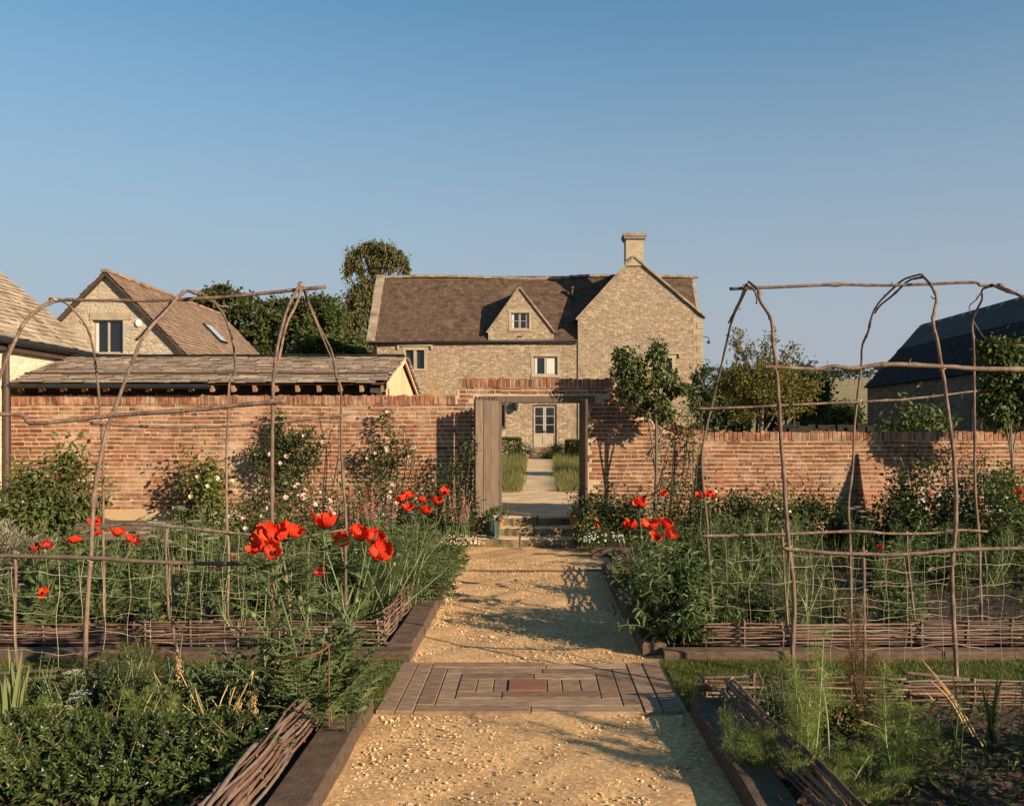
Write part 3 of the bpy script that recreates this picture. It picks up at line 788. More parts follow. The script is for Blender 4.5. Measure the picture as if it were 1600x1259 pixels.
# french doors
x0, x1, z0, z1 = rect(doorh)
mb = MB(); box(mb, x0, x0+.06, HY0+.02, HY0+.16, z0, z1); box(mb, x1-.06, x1, HY0+.02, HY0+.16, z0, z1); box(mb, x0+.06, x1-.06, HY0+.022, HY0+.158, z1-.07, z1)
df = mb.build('door_frame', M['oak_dark'], house)
for k in (0, 1):
    xa = x0+.06+(x1-x0-.12)*.5*k; xb = xa+(x1-x0-.12)*.5-.006; zz = z0+.62
    mb = MB(); s = .075
    box(mb, xa, xa+s, HY0+.06, HY0+.11, z0+.02, z1-.075); box(mb, xb-s, xb, HY0+.06, HY0+.11, z0+.02, z1-.075)
    box(mb, xa+s, xb-s, HY0+.062, HY0+.108, z1-.075-s, z1-.075); box(mb, xa+s, xb-s, HY0+.062, HY0+.108, zz, zz+.09); box(mb, xa+s, xb-s, HY0+.062, HY0+.108, z0+.02, z0+.16)
    for t in (1/3, 2/3): zq = zz+.09+(z1-.15-zz-.09)*t; box(mb, xa+s, xb-s, HY0+.064, HY0+.1, zq-.016, zq+.016)
    box(mb, xa+s, xb-s, HY0+.085, HY0+.1, z0+.16, zz)
    d = mb.build('door', M['paint'], house)
    mb = MB(); mb.add([[xa+s, HY0+.09, zz+.09], [xb-s, HY0+.09, zz+.09], [xb-s, HY0+.09, z1-.15], [xa+s, HY0+.09, z1-.15]], [[0, 1, 2, 3]]); mb.build('pane', M['glass'], d)
    mb = MB(); xh = xb-.035 if k == 0 else xa+.035; box(mb, xh-.012, xh+.012, HY0+.03, HY0+.06, zz+.12, zz+.24); mb.build('door_handle', M['black'], d)
mb = MB(); box(mb, x0-.45, x1+.35, HY0-.55, HY0-.03, .5, z0-.22, .01); box(mb, x0-.15, x1+.12, HY0-.30, HY0+.2, z0-.218, z0-.02, .01); mb.build('door_step', M['step'], house)
# gutter, downpipe, flue, vent, lantern
mb = MB(); tube(mb, [(HL-.2, HY0-.16, hz(537.5)), (hx(700), HY0-.16, hz(535)), (WL-.02, HY0-.16, hz(532.5))], .065, 8); g = mb.build('gutter', M['black'], house, smooth=True)
mb = MB(); tube(mb, [(hx(588), HY0-.14, hz(538)), (hx(588), HY0-.08, hz(542)), (hx(588), HY0-.06, 1.0)], .05, 8); mb.build('downpipe', M['black'], house, smooth=True)
yv = HY0+1.9; xf = X(893.5, yv)
mb = MB(); lathe(mb, (xf, yv, Z(480, yv)), [(.17, -.25), (.17, .25), (.10, .32), (.085, .35), (.085, .95), (.14, .96), (.14, 1.05), (.04, 1.12), (0, 1.12)], 14); mb.build('flue', M['black'], house)
mb = MB(); box(mb, xf-.3, xf+.3, yv-.35, yv-.05, Z(480, yv)-.12, Z(480, yv)+.0, .01); mb.build('lead_flashing', M['slate_blue'], house)
yv = HY0+.85; mb = MB(); lathe(mb, (X(879.5, yv), yv-.05, Z(511, yv)), [(.14, -.05), (.13, .1), (.07, .2), (0, .22)], 10); mb.build('roof_vent', M['black'], house)
mb = MB(); lx = hx(805.5); lathe(mb, (lx, HY0-.22, hz(640)), [(.0, -.08), (.09, -.06), (.13, .12), (.14, .32), (.10, .40), (.03, .46), (0, .47)], 10)
box(mb, lx-.025, lx+.025, HY0-.2, HY0, hz(631), hz(629.5)); box(mb, lx-.07, lx+.07, HY0-.02, HY0-.001, hz(634), hz(627)); mb.build('wall_lantern', M['black'], house)
mb = MB(); tube(mb, smooth_path([(HR, HY0-.02, hz(527)), (HR+.2, HY0-.1, hz(527)), (HR+.3, HY0-.1, hz(530)), (HR+.28, HY0-.1, hz(534))], 5), .02, 5); lathe(mb, (HR+.28, HY0-.1, hz(537)), [(.09, 0), (.08, .1), (.03, .14), (0, .14)], 10); mb.build('wall_lamp', M['black'], house)

# ---- gabled cottage at the left
CY = 32.0
cot = thing('gabled_cottage', 'pale stone cottage gable with a dark two light window behind the left wall', 'house', (X(167, CY), CY, .5))
cax, caz = X(167, CY), Z(428, CY)
cl, cr = (X(92, CY), Z(502, CY)), (X(296, CY), Z(560, CY))
slope = (caz-cr[1])/(cr[0]-cax)
zl = 3.0; crx = cax+(caz-zl)/slope; clx = cax-(caz-zl)/slope
cw = [(X(144, CY), Z(552, CY)), (X(192, CY), Z(552, CY)), (X(192, CY), Z(500, CY)), (X(144, CY), Z(500, CY))]
mb = MB(); panel(mb, [(clx+.3, .4), (crx-.3, .4), (crx-.3, zl+.3*slope), (cax, caz), (clx+.3, zl+.3*slope)], [cw], lambda u, v, d: (u, CY+d, v), .3)
for xx in (clx+.3, crx-.3): mb.add([[xx, CY, .4], [xx, CY+11.6, .4], [xx, CY+11.6, zl+.3*slope], [xx, CY, zl+.3*slope]], [[0, 1, 2, 3]])
mb.add([[clx+.3, CY+11.6, .4], [crx-.3, CY+11.6, .4], [crx-.3, CY+11.6, zl+.3*slope], [cax, CY+11.6, caz], [clx+.3, CY+11.6, zl+.3*slope]], [[0, 1, 2, 3, 4]])
mb.build('wall', M['rubble_pale'], cot)
mb = MB()
for xe in (crx, clx):
    v = np.array((cax-xe, 0, caz-zl)); L = np.linalg.norm(v)
    slates(mb, (xe, CY-.22, zl+.06), (0, 1, 0), v, [(0, 0), (11.9, 0), (11.9, L), (0, L)], .20, .24, .018, .2, .035)
cr_roof = mb.build('roof', M['slate_mid'], cot)
mb = MB(); mb.add([[crx, CY-.2, zl], [cax, CY-.2, caz], [clx, CY-.2, zl], [crx, CY+11.6, zl], [cax, CY+11.6, caz], [clx, CY+11.6, zl]], [[0, 1, 4, 3], [1, 2, 5, 4]]); mb.build('roof_deck', M['slate_mid'], cr_roof)
verge(cot, [(clx, zl-.02), (cax, caz-.02)], CY-.10, .10, .14, 'bargeboard', M['oak_dark']); verge(cot, [(cax, caz-.02), (crx, zl-.02)], CY-.10, .10, .14, 'bargeboard', M['oak_dark'])
mb = MB(); x = CY-.2
while x < CY+11.6: beam(mb, (cax, x, caz+.09), (cax, x+.42, caz+.09+rng.uniform(-.02, .02)), .26, .10, jit=.012); x += .44
mb.build('ridge_stones', M['slate_mid'], cr_roof)
x0, x1, z0, z1 = rect(cw)
mb = MB(); box(mb, x0-.08, x1+.3, CY-.03, CY+.12, z1+.002, z1+.28, .005); mb.build('stone_lintel', M['ashlar'], cot); mb = MB(); box(mb, x0-.05, x1+.05, CY-.04, CY+.12, z0-.08, z0-.002, .004)
mb.build('stone_sill', M['ashlar'], cot)
window(cot, (x0+x1)/2, z0, z1, x1-x0, CY, 2, M['paint'], [(.02, .13)], depth=.14, fw=.055)
mb = MB(); lathe(mb, (0, 0, 0), [(0, 0), (.12, 0), (.12, .05), (.09, .07), (0, .075)], 8)
al = np.concatenate(mb.V); al = np.stack([al[:, 0]+X(217, CY), CY-.01-al[:, 2], al[:, 1]*1.15+Z(505, CY)], 1); mb.V = [al]; mb.build('alarm_box', M['white'], cot)
# skylight on the right slope
yv = 38.5; L = np.linalg.norm((cax-crx, caz-zl)); vdir = np.array((cax-crx, 0, caz-zl))/L; nn = np.array((-(vdir[2])*-1, 0, -vdir[0])); nn = np.array((vdir[2], 0, -vdir[0])); nn *= np.sign(nn[2])
c = np.array((crx, yv, zl+.06))+vdir*L*.66
mb = MB()
obox(mb, c+nn*.09, (0, .42, 0), vdir*.55, nn*.05)
sk = mb.build('skylight', M['slate_blue'], cot)
mb = MB(); obox(mb, c+nn*.145, (0, .36, 0), vdir*.48, nn*.004); mb.build('pane', m_noise('glass with painted sky reflection', [(.30,.33,.36),(.36,.39,.42)], 1, .2, bstr=0), sk)  # the pane's pale colour stands in for reflected sky

# ---- cream stone barn on the far left edge, facing right
BX, BZ = -8.9, 3.44
by0, by1 = 11.0, 17.9
barn = thing('stone_barn', 'cream stone barn cut by the left edge, with pale stone roof and black gutter', 'barn', (BX, 15, 0))
mb = MB(); mb.add([[BX, by0, -.05], [BX, by1, -.05], [BX, by1, BZ], [BX, by0, BZ]], [[0, 1, 2, 3]])
mb.add([[BX, by1, -.05], [BX-6, by1, -.05], [BX-6, by1, BZ], [BX-3, by1, BZ+2.5], [BX, by1, BZ]], [[0, 1, 2, 3, 4]])
mb.add([[BX, by0, -.05], [BX-6, by0, -.05], [BX-6, by0, BZ], [BX-3, by0, BZ+2.5], [BX, by0, BZ]], [[0, 1, 2, 3, 4]])
mb.build('wall', M['rubble_cream'], barn)
mb = MB(); v = np.array((-3.15, 0, 2.62)); L = np.linalg.norm(v)
slates(mb, (BX+.14, by0-.1, BZ-.02), (0, 1, 0), v, [(0, 0), (by1-by0+.25, 0), (by1-by0+.25, L), (0, L)], .15, .22, .016, .2, .03)
br = mb.build('roof', M['slate_tan'], barn)
mb = MB(); mb.add([[BX+.12, by0, BZ-.03], [BX+.12, by1+.1, BZ-.03], [BX-3, by1+.1, BZ+2.57], [BX-3, by0, BZ+2.57], [BX-6.1, by0, BZ], [BX-6.1, by1+.1, BZ]], [[0, 1, 2, 3], [2, 3, 4, 5]]); mb.build('roof_deck', M['slate_tan'], br)
mb = MB(); tube(mb, [(BX+.17, by0, BZ-.06), (BX+.17, by1+.1, BZ-.06)], .06, 8); gt = mb.build('gutter', M['black'], barn, smooth=True)
mb = MB(); box(mb, BX+.002, BX+.10, by0, by1+.05, BZ-.22, BZ-.10); mb.build('fascia', M['oak_dark'], barn)
mb = MB(); yd = 14.98; xd = BX+.10; tube(mb, smooth_path([(BX+.17, yd, BZ-.1), (BX+.15, yd, BZ-.22), (xd, yd, BZ-.34), (xd, yd, 2.6), (xd, yd, .2)], 4), .045, 10); mb.build('downpipe', M['pipe'], barn, smooth=True)

M['oak_mid'] = m_island('sawn orange oak', [(.26,.15,.075),(.32,.19,.10)], .85, 3, .3, 8, .3, .003)
# ---- lean-to store behind the wall
ls = thing('garden_store', 'low store with rough stone slate roof behind the left brick wall', 'shed', (-5, 16, 0))
ly0, ly1, ly2 = 15.02, 17.05, 19.05
lz0, lz1 = 2.665, 3.27
lx0, lx1 = BX+.05, -2.45
mb = MB(); v = np.array((0, ly1-ly0, lz1-lz0)); L = np.linalg.norm(v)
slates(mb, (lx0, ly0, lz0), (1, 0, 0), v, [(0, 0), (lx1-lx0, 0), (lx1-lx0+.07, L), (0, L)], .125, .26, .018, .28, .022)
v2 = np.array((0, ly1-ly2, lz1-lz0)); slates(mb, (lx0, ly2, lz0), (1, 0, 0), v2, [(0, 0), (lx1-lx0, 0), (lx1-lx0, L), (0, L)], .125, .26, .018, .28, .022)
lr = mb.build('roof', M['slate_grey'], ls)
mb = MB(); mb.add([[lx0, ly0+.02, lz0-.01], [lx1, ly0+.02, lz0-.01], [lx1, ly1, lz1], [lx0, ly1, lz1], [lx1, ly2, lz0-.01], [lx0, ly2, lz0-.01]], [[0, 1, 2, 3], [3, 2, 4, 5]]); mb.build('roof_deck', M['oak_dark'], lr)
mb = MB(); x = lx0
while x < lx1: beam(mb, (x, ly1, lz1+.045), (min(x+.45, lx1), ly1, lz1+.045), .22, .04, jit=.005); x += .46
mb.build('ridge_stones', M['slate_blue'], lr)
for k in range(18):
    xr = lx0+.2+k*(lx1-lx0-.28)/17
    mb = MB(); beam(mb, (xr, ly0+.05, lz0-.075), (xr, ly1, lz1-.075), .06, .11); mb.build('rafter', M['oak_mid'], ls)
mb = MB(); box(mb, lx0+.05, lx1-.05, 15.5, 15.56, 2.2, 2.9); mb.build('front_wall', M['oak_dark'], ls)
for k, (ya, yb) in enumerate(zip(np.linspace(15.5, 18.9, 24), np.linspace(15.5, 18.9, 24)[1:])):
    pass
mb = MB()
for ya, yb in zip(np.linspace(15.45, 18.9, 25)[:-1], np.linspace(15.45, 18.9, 25)[1:]):
    f = lambda y: lz0-.05+(lz1-lz0)*(1-abs(y-ly1)/(ly1-ly0))
    x = lx1-.06
    mb.add([[x, ya, .5], [x, yb-.012, .5], [x, yb-.012, f(yb)], [x, ya, f(ya)], [x-.03, ya, .5], [x-.03, yb-.012, .5], [x-.03, yb-.012, f(yb)], [x-.03, ya, f(ya)]], [[0, 1, 2, 3], [4, 5, 6, 7], [0, 3, 7, 4], [1, 2, 6, 5]])
mb.build('gable_boards', M['oak_fresh'], ls)
mb = MB()
for ya, za, yb, zb in ((ly0, lz0-.03, ly1, lz1-.03), (ly1, lz1-.03, ly2, lz0-.03)): beam(mb, (lx1+.01, ya, za), (lx1+.01, yb, zb), .03, .10)
mb.build('bargeboard', M['oak_fresh'], ls)
mb = MB()
for t in np.linspace(.02, .98, 24):
    y = ly1+(ly2-ly1)*t; z = lz1-(lz1-lz0)*t; box(mb, lx1+.0, lx1+.09, y-.05, y+.035, z-.01, z+.02, .005)
mb.build('verge_slates', M['slate_grey'], lr)
mb = MB(); xl = X(587, 15.3); box(mb, xl-.085, xl+.085, 15.26, 15.34, 2.53, 2.61, .003); fl = mb.build('floodlight', M['white'], ls)
# gutter of the store
mb = MB(); tube(mb, [(lx0, ly0-.04, lz0-.03), (-5.4, ly0-.04, lz0-.045)], .04, 8); mb.build('gutter', M['black'], ls)

# ---- dark slate barn on the right, in its own shade
db = thing('slate_barn', 'dark stone barn with black slate roof in shade on the right', 'barn', (16, 32, .5))
q0 = (14.77, 3.95); qr = (17.3, 6.68); y0, y1 = 22.0, 40.0
mb = MB()
wn_holes = [[(29.3, 1.75), (30.6, 1.75), (30.6, 2.75), (29.3, 2.75)]]
panel(mb, [(y0, .4), (y1, .4), (y1, q0[1]), (y0, q0[1])], wn_holes, lambda u, v, d: (q0[0]+.15+d, u, v), .25)
for yy in (y0, y1): mb.add([[q0[0]+.15, yy, .4], [19.8, yy, .4], [19.8, yy, q0[1]], [qr[0], yy, qr[1]], [q0[0]+.15, yy, q0[1]]], [[0, 1, 2, 3, 4]])
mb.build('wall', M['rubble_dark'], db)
v = np.array((qr[0]-q0[0], 0, qr[1]-q0[1])); L = np.linalg.norm(v); mb = MB()
slates(mb, (q0[0], y0, q0[1]-.1), (0, 1, 0), v, [(0, 0), (y1-y0+.1, 0), (y1-y0+.1, L*.62), (0, L*.62)], .2, .3, .01, .06, .012)
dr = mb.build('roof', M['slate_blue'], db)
mb = MB(); a = np.array((q0[0], 0, q0[1]-.1))+v*.61; e = np.array((q0[0], 0, q0[1]-.1))+v*1.02
for ya in np.arange(y0, y1, 1.0): mb.add([[a[0], ya, a[2]+.05], [a[0], ya+.98, a[2]+.05], [e[0], ya+.98, e[2]+.05], [e[0], ya, e[2]+.05]], [[0, 1, 2, 3]])
M['sheet'] = m_noise('weathered green grey sheeting', [(.026,.031,.03),(.05,.056,.052)], 1.2, .8, bstr=.2)
mb.build('roof_sheeting', M['sheet'], dr); mb = MB()
mb.add([[q0[0], y0, q0[1]-.12], [q0[0], y1, q0[1]-.12], [qr[0], y1, qr[1]-.12], [qr[0], y0, qr[1]-.12], [19.95, y0, q0[1]-.12], [19.95, y1, q0[1]-.12]], [[0, 1, 2, 3], [2, 3, 4, 5]])
mb.build('roof_deck', M['slate_blue'], dr)
mb = MB(); fy = [29.3, 30.6]; xx = q0[0]+.25; box(mb, xx-.03, xx+.03, 29.3, 29.36, 1.75, 2.75); box(mb, xx-.03, xx+.03, 30.54, 30.6, 1.75, 2.75); box(mb, xx-.028, xx+.028, 29.36, 30.54, 2.69, 2.75); box(mb, xx-.028, xx+.028, 29.36, 30.54, 1.75, 1.81); box(mb, xx-.028, xx+.028, 29.92, 29.98, 1.81, 2.69)
wf = mb.build('window', M['white'], db)
mb = MB(); mb.add([[xx, 29.36, 1.81], [xx, 30.54, 1.81], [xx, 30.54, 2.69], [xx, 29.36, 2.69]], [[0, 1, 2, 3]]); mb.build('pane', M['glass'], wf)

# ---- low dry stone wall behind the right brick wall
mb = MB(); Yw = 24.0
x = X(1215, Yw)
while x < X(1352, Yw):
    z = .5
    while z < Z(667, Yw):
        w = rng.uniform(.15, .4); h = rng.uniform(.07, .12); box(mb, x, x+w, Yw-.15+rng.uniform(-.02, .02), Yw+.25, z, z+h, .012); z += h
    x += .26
M['shade_dark_stone'] = m_noise('stone with painted shade', [(.012,.012,.008),(.035,.03,.02)], 5, .95)  # the wall's shade is put into this near-black stone colour
tag(mb.build('dry_stone_wall', M['shade_dark_stone']), 'low dark dry stone wall behind the right brick wall', 'wall')
# ================================================================ GARDEN TIMBERWORK
M['sleeper'] = m_island('old oak sleeper', [(.075,.047,.03),(.11,.07,.045),(.09,.056,.036)], .9, 2.0, .45, 9, .7, .008, stretch=(5,5,16), wear=((.17,.115,.075), 3, .58, .85))
M['mat_wood'] = m_island('weathered reclaimed oak boards', [(.16,.095,.056),(.26,.165,.098),(.20,.125,.074),(.31,.205,.125),(.175,.112,.07)], .85, 3, .45, 14, .6, .005, stretch=(3,9,9), wear=((.09,.065,.05), 4, .58, .75))
M['red_brick_wood'] = m_noise('red stained block', [(.17,.07,.038),(.22,.095,.052)], 6, .85, bstr=.4)
M['willow'] = m_island('woven willow rods', [(.07,.036,.026),(.15,.075,.05),(.11,.055,.038),(.24,.145,.095),(.09,.05,.04),(.17,.13,.10),(.13,.06,.04)], .7, 20, .3, 50, .4, .003, spec=.35)
M['hazel'] = m_island('hazel bark', [(.135,.085,.058),(.18,.12,.082),(.155,.10,.068)], .85, 22, .6, 70, .8, .004, stretch=(1,1,.45), wear=((.07,.042,.032), 9, .52, .66))
M['hazel_dark'] = m_island('dark hazel bark', [(.085,.055,.042),(.13,.088,.064)], .8, 14, .4, 60, .6, .003, stretch=(1,1,.35))
M['string'] = m_island('natural garden string', [(.34,.27,.18),(.44,.36,.25)], .9, 20, .2, bstr=0)
M['rust'] = m_noise('rusty iron', [(.10,.035,.018),(.20,.075,.035)], 20, .8, bstr=.3)

def sleeper(label, x0, x1, y0, y1, z1, cat='sleeper'):
    mb = MB()
    n = 7
    along_y = (y1-y0) > (x1-x0)
    L0, L1 = (y0, y1) if along_y else (x0, x1)
    V = []
    b = .012
    for t in np.linspace(L0, L1, n):
        a0, a1 = (x0, x1) if along_y else (y0, y1)
        w = rng.uniform(-.006, .006, 4)
        pr = [(a0+w[0], -.02), (a0+w[0], z1-b), (a0+b+w[0], z1+w[2]*.5), (a1-b+w[1], z1+w[3]*.5), (a1+w[1], z1-b), (a1+w[1], -.02)]
        V += [([p, t, z] if along_y else [t, p, z]) for p, z in pr]
    mb.add(V, [[i*6+k, (i+1)*6+k, (i+1)*6+(k+1) % 6, i*6+(k+1) % 6] for i in range(n-1) for k in range(6)])
    mb.F.append(np.array([[0, 1, 2, 3, 4, 5]])); mb.F.append(np.array([list(range(6*n-6, 6*n))]))
    return tag(mb.build('sleeper', M['sleeper'], origin=((x0+x1)/2, (y0+y1)/2, 0)), label, cat, 'oak sleepers edging the beds')
sleeper('near oak sleeper on the left of the gravel, in front of the board walk', -1.26, -1.045, 3.0, 5.85, .12)
sleeper('dark shaded oak sleeper right of the gravel, in front of the board walk', 1.03, 1.24, 3.0, 5.86, .12)
sleeper('oak sleeper left of the gravel just beyond the board walk', -1.20, -.985, 7.36, 9.6, .12)
sleeper('oak sleeper left of the gravel at the steps end of its row', -1.19, -.98, 9.62, 12.1, .105)
sleeper('shaded oak sleeper right of the gravel under the tall dark plant', .90, 1.10, 7.40, 9.7, .115)
sleeper('oak sleeper right of the gravel nearest the steps', .91, 1.11, 9.72, 11.95, .12)
sleeper('oak sleeper under the left wattle panel, ending at the board walk corner', -3.30, -.99, 7.16, 7.35, .10)
sleeper('oak sleeper under the left wattle panel, farther from the path', -5.75, -3.32, 7.17, 7.36, .10)
sleeper('oak sleeper under the right wattle panels, beside the tall dark plant', 1.06, 3.30, 7.22, 7.40, .085)
sleeper('oak sleeper under the right wattle panels, running out at the right edge', 3.32, 5.9, 7.22, 7.40, .085)
sleeper('short sleeper end at the right foot of the stone steps', .86, 1.5, 13.3, 13.5, .13)
sleeper('short sleeper at the left foot of the stone steps by the daisies', -1.75, -1.15, 12.9, 13.1, .13)
mb = MB(); box(mb, -.99, .93, 11.90, 11.94, -.02, .022, .003); tag(mb.build('timber_strip', M['sleeper'], origin=(0, 11.92, 0)), 'thin dark timber strip laid across the gravel path', 'edging')

# ---- woven wattle panels
def hurdle(label, p0, p1, z0, z1, pitch=.0215, step=.34, lean=(0, 0), rods=1.0, sag=.0, thick=1.0):
    p0, p1 = np.array(p0, float), np.array(p1, float); d = p1-p0; L = np.linalg.norm(d); d /= L; nn = np.array([-d[1], d[0]])
    t = thing('wattle_panel', label, 'wattle fence', (p0[0], p0[1], 0), 'woven willow panels round the beds')
    h = z1-z0
    def pt(s, off, z):
        k = (z-z0)/h; q = p0+d*s+nn*off+np.array(lean)*k; return (q[0], q[1], z+rng.uniform(-.002, .002))
    n = max(2, int(L/step)+1)
    ss = np.linspace(.02, L-.02, n)
    for s in ss:
        mb = MB(); e = rng.uniform(-.01, .02); tube(mb, [pt(s, 0, z0-.06), pt(s+rng.uniform(-.01, .01), 0, (z0+z1)/2), pt(s+rng.uniform(-.015, .015), 0, z1+e)], rng.uniform(.007, .010), 7)
        mb.build('stake', M['willow'], t, smooth=True)
    mb = MB(); z = z0+.012; row = 0
    while z < z1:
        s0 = -rng.uniform(0, .06)
        while s0 < L-.05:
            ln = rng.uniform(.9, 2.0); s1 = min(s0+ln, L+rng.uniform(-.01, .05))
            if rng.random() < rods:
                q = np.arange(s0, s1+.001, max(.045, (s1-s0)/40)); dz = rng.uniform(-.006, .006, 4); r0 = rng.uniform(.0062, .0108)*thick
                tl = rng.normal(0, .006*thick**3); pts = [pt(s, .013*thick*math.cos(math.pi*(s/(ss[1]-ss[0])+row)), z+dz[0]+dz[1]*math.sin(s*4+row)+tl*(s-s0-ln/2)-sag*math.sin(math.pi*s/L)) for s in q]
                if len(pts) > 2: tube(mb, pts, np.linspace(r0, r0*rng.uniform(.55, .8), len(pts)), 6)
            s0 = s1-rng.uniform(0, .08)
        z += pitch*rng.uniform(.75, 1.15); row += 1
    mb.build('rods', M['willow'], t, smooth=True)
    return t
hurdle('low wattle panel along the left side of the gravel beyond the board walk', (-1.24, 7.45), (-1.22, 12.0), .11, .36, pitch=.021, step=.42)
hurdle('wattle panel facing the grass on the left, beside the path corner', (-1.26, 7.42), (-3.25, 7.45), .09, .285)
hurdle('wattle panel facing the grass on the far left', (-3.30, 7.45), (-5.6, 7.47), .09, .28)
hurdle('near wattle panel along the left sleeper, leaning over the bed', (-1.29, 5.80), (-1.33, 3.0), .10, .30, pitch=.0135, step=.7, lean=(-.06, 0), thick=1.25)
hurdle('dark wattle panel at the back of the near left bed under the dark rail', (-1.40, 5.86), (-4.6, 5.88), .04, .24)
hurdle('wattle panel behind the tall dark plant along the right side of the gravel', (1.14, 7.5), (1.16, 11.9), .10, .36, step=.42)
hurdle('first wattle panel right of the tall dark plant', (1.42, 7.47), (2.10, 7.47), .08, .275, step=.30)
hurdle('middle wattle panel of the right hand row, between two hoop legs', (2.16, 7.46), (3.17, 7.47), .08, .275, step=.34)
hurdle('wattle panel of the right hand row reaching the right edge', (3.23, 7.47), (4.75, 7.47), .08, .285, step=.36)
hurdle('wattle panel at the back of the near right bed beside the mown grass', (1.12, 5.93), (2.45, 5.93), .03, .245, step=.33)
hurdle('dark wattle panel at the back of the near right bed, at the right edge', (2.48, 5.93), (4.6, 5.93), .02, .22, step=.36)
hurdle('shaded wattle panel along the right sleeper, sagging over the bed', (1.20, 5.80), (1.40, 3.0), .08, .27, pitch=.0145, step=.7, lean=(.08, 0), thick=1.2)

# ---- board walk of reclaimed timbers
bw = thing('board_walk', 'mat of grey reclaimed timbers with a red block, set across the gravel path', 'board walk', (0, 6.48, 0))
def board(x0, x1, y0, y1, mat='mat_wood'):
    mb = MB(); z = .028+rng.uniform(-.006, .006); g = .0033
    b = .004
    V = []
    for (ix, iy, zz) in ((0, 0, -.03), (0, 0, z-b), (b, b, z)):
        V += [[x0+g+ix, y0+g+iy, zz], [x1-g-ix, y0+g+iy, zz], [x1-g-ix, y1-g-iy, zz], [x0+g+ix, y1-g-iy, zz]]
    V = np.array(V); V[:, 2] += rng.uniform(-.002, .002)*(V[:, 0]-x0)/(x1-x0)
    mb.add(V, [[i*4+k, i*4+(k+1) % 4, (i+1)*4+(k+1) % 4, (i+1)*4+k] for i in range(2) for k in range(4)] + [[8, 9, 10, 11]])
    mb.build('board', M[mat], bw)
x0, x1, y0, y1 = -1.035, .985, 5.87, 7.11
def split(a, b):
    if b-a > .9 and rng.random() < .75:
        m = a+(b-a)*rng.uniform(.3, .7); return [(a, m), (m, b)]
    return [(a, b)]
for k, s in enumerate('LRLRBFLRBFLRBFLRLR'):
    ww = (.128 if s in 'LR' else .150)*rng.uniform(.93, 1.07)
    if s == 'L': board(x0, x0+ww, y0, y1); x0 += ww
    if s == 'R': board(x1-ww, x1, y0, y1); x1 -= ww
    if s == 'B':
        for a, b_ in split(x0, x1): board(a, b_, y1-ww, y1)
        y1 -= ww
    if s == 'F':
        for a, b_ in split(x0, x1): board(a, b_, y0, y0+ww)
        y0 += ww
cxm = (x0+x1)/2
board(x0, cxm-.14, y0, y1); board(cxm-.14, cxm+.14, y0+.03, y1-.02, 'red_brick_wood'); board(cxm+.14, x1, y0, y1)

# ---- hazel hoop tunnels
def px3(pts): return [at(px, py, Y) for px, py, Y in pts]
def zz1(L, Y): return [(x/2.857, 400+y/2.857, Y) for x, y in L]
def zz4(L, Y): return [(x*.4125, 740+y*.4125, Y) for x, y in L]
def zz3(L, Y): return [(1060+x*.3495, 400+y*.3495, Y) for x, y in L]
def zz8(L, Y): return [(1060+x*.3646, 800+y*.3646, Y) for x, y in L]
def ramp_y(L, Ya, Yb, k):
    """first k points ease from Ya to Yb"""
    return [(x, y, Ya+(Yb-Ya)*min(1, (i/k))**.7) for i, (x, y, _) in enumerate(L)]
def pole(parent, name, pts, r0, r1=None, mat='hazel', knots=True):
    P = smooth_path(px3(pts), 7); K = len(P)
    P += np.cumsum(rng.normal(0, .0011, P.shape), axis=0)*.8
    r0 *= .84; r1 = r1*.84 if r1 else None
    r = np.linspace(r0, r1 or r0*.8, K)*(1+rng.normal(0, .05, K))
    if knots:
        for k in rng.integers(1, K-1, max(1, K//6)): r[k] *= rng.uniform(1.12, 1.32)
    mb = MB(); tube(mb, P, r, 8)
    o = mb.build(name, M[mat], parent, smooth=True)
    if knots:                                          # cut side twigs
        mbt = MB()
        for k in rng.integers(3, K-3, max(1, K//26)):
            dd = randdir(1)[0]*np.array([1, .6, .5]); ln = rng.uniform(.02, .06)
            tube(mbt, [P[k], P[k]+dd*ln*.6, P[k]+dd*ln+np.array([0, 0, ln*.4])], [r0*.4, r0*.3, r0*.22], 5)
        mbt.build('twig_stub', M[mat], o, smooth=True)
    return o
def tie(parent, px, py, Y, r=.024):
    mb = MB(); c = np.array(at(px, py, Y))
    for k in range(3):
        a = np.linspace(0, 2*math.pi, 12); tl = rng.uniform(-.5, .5)
        tube(mb, [(c[0]+r*math.cos(q), c[1]+r*math.sin(q), c[2]+(k-1)*.008+r*tl*math.cos(q)) for q in a], .0025, 4, cap=False)
    mb.build('string_tie', M['string'], parent)
def netting(parent, pxs, rail, ybot, Y, rows, step):
    mb = MB()
    (xa, xb) = pxs; n = int((xb-xa)/step)
    top = lambda px: np.interp(px, [p[0] for p in rail], [p[1] for p in rail])
    ph = rng.uniform(0, 6, 6)
    def P(px, t):
        yb = ybot(px); yt = top(px)
        return at(px+2.5*math.sin(t*6+px*.05+ph[0])+1.2*math.sin(t*13+px*.11), yt+(yb-yt)*t+1.6*math.sin(px*.06+t*9+ph[1])+1.0*math.sin(px*.17+ph[2]*t), Y+.02*math.sin(px*.08+t*5))
    for k in range(n+1):
        if rng.random() < .08: continue
        px = xa+(xb-xa)*(k+rng.uniform(-.2, .2))/n
        tube(mb, [P(px, t) for t in np.linspace(0, 1, 12)],   .0014, 4, cap=False)
    for r_ in rows:
        a, b_ = (xa, xb) if rng.random() < .7 else (xa, xa+(xb-xa)*rng.uniform(.6, 1))
        tube(mb, [P(px, r_+.02*math.sin(px*.03+r_*20)) for px in np.linspace(a, b_, 50)],   .0014, 4, cap=False)
    return mb.build('string_netting', M['string'], parent)
Yf, Yb, Ya = 5.98, 7.53, 6.75
def yset(L, Y): return [(p[0], p[1], Y) for p in L]
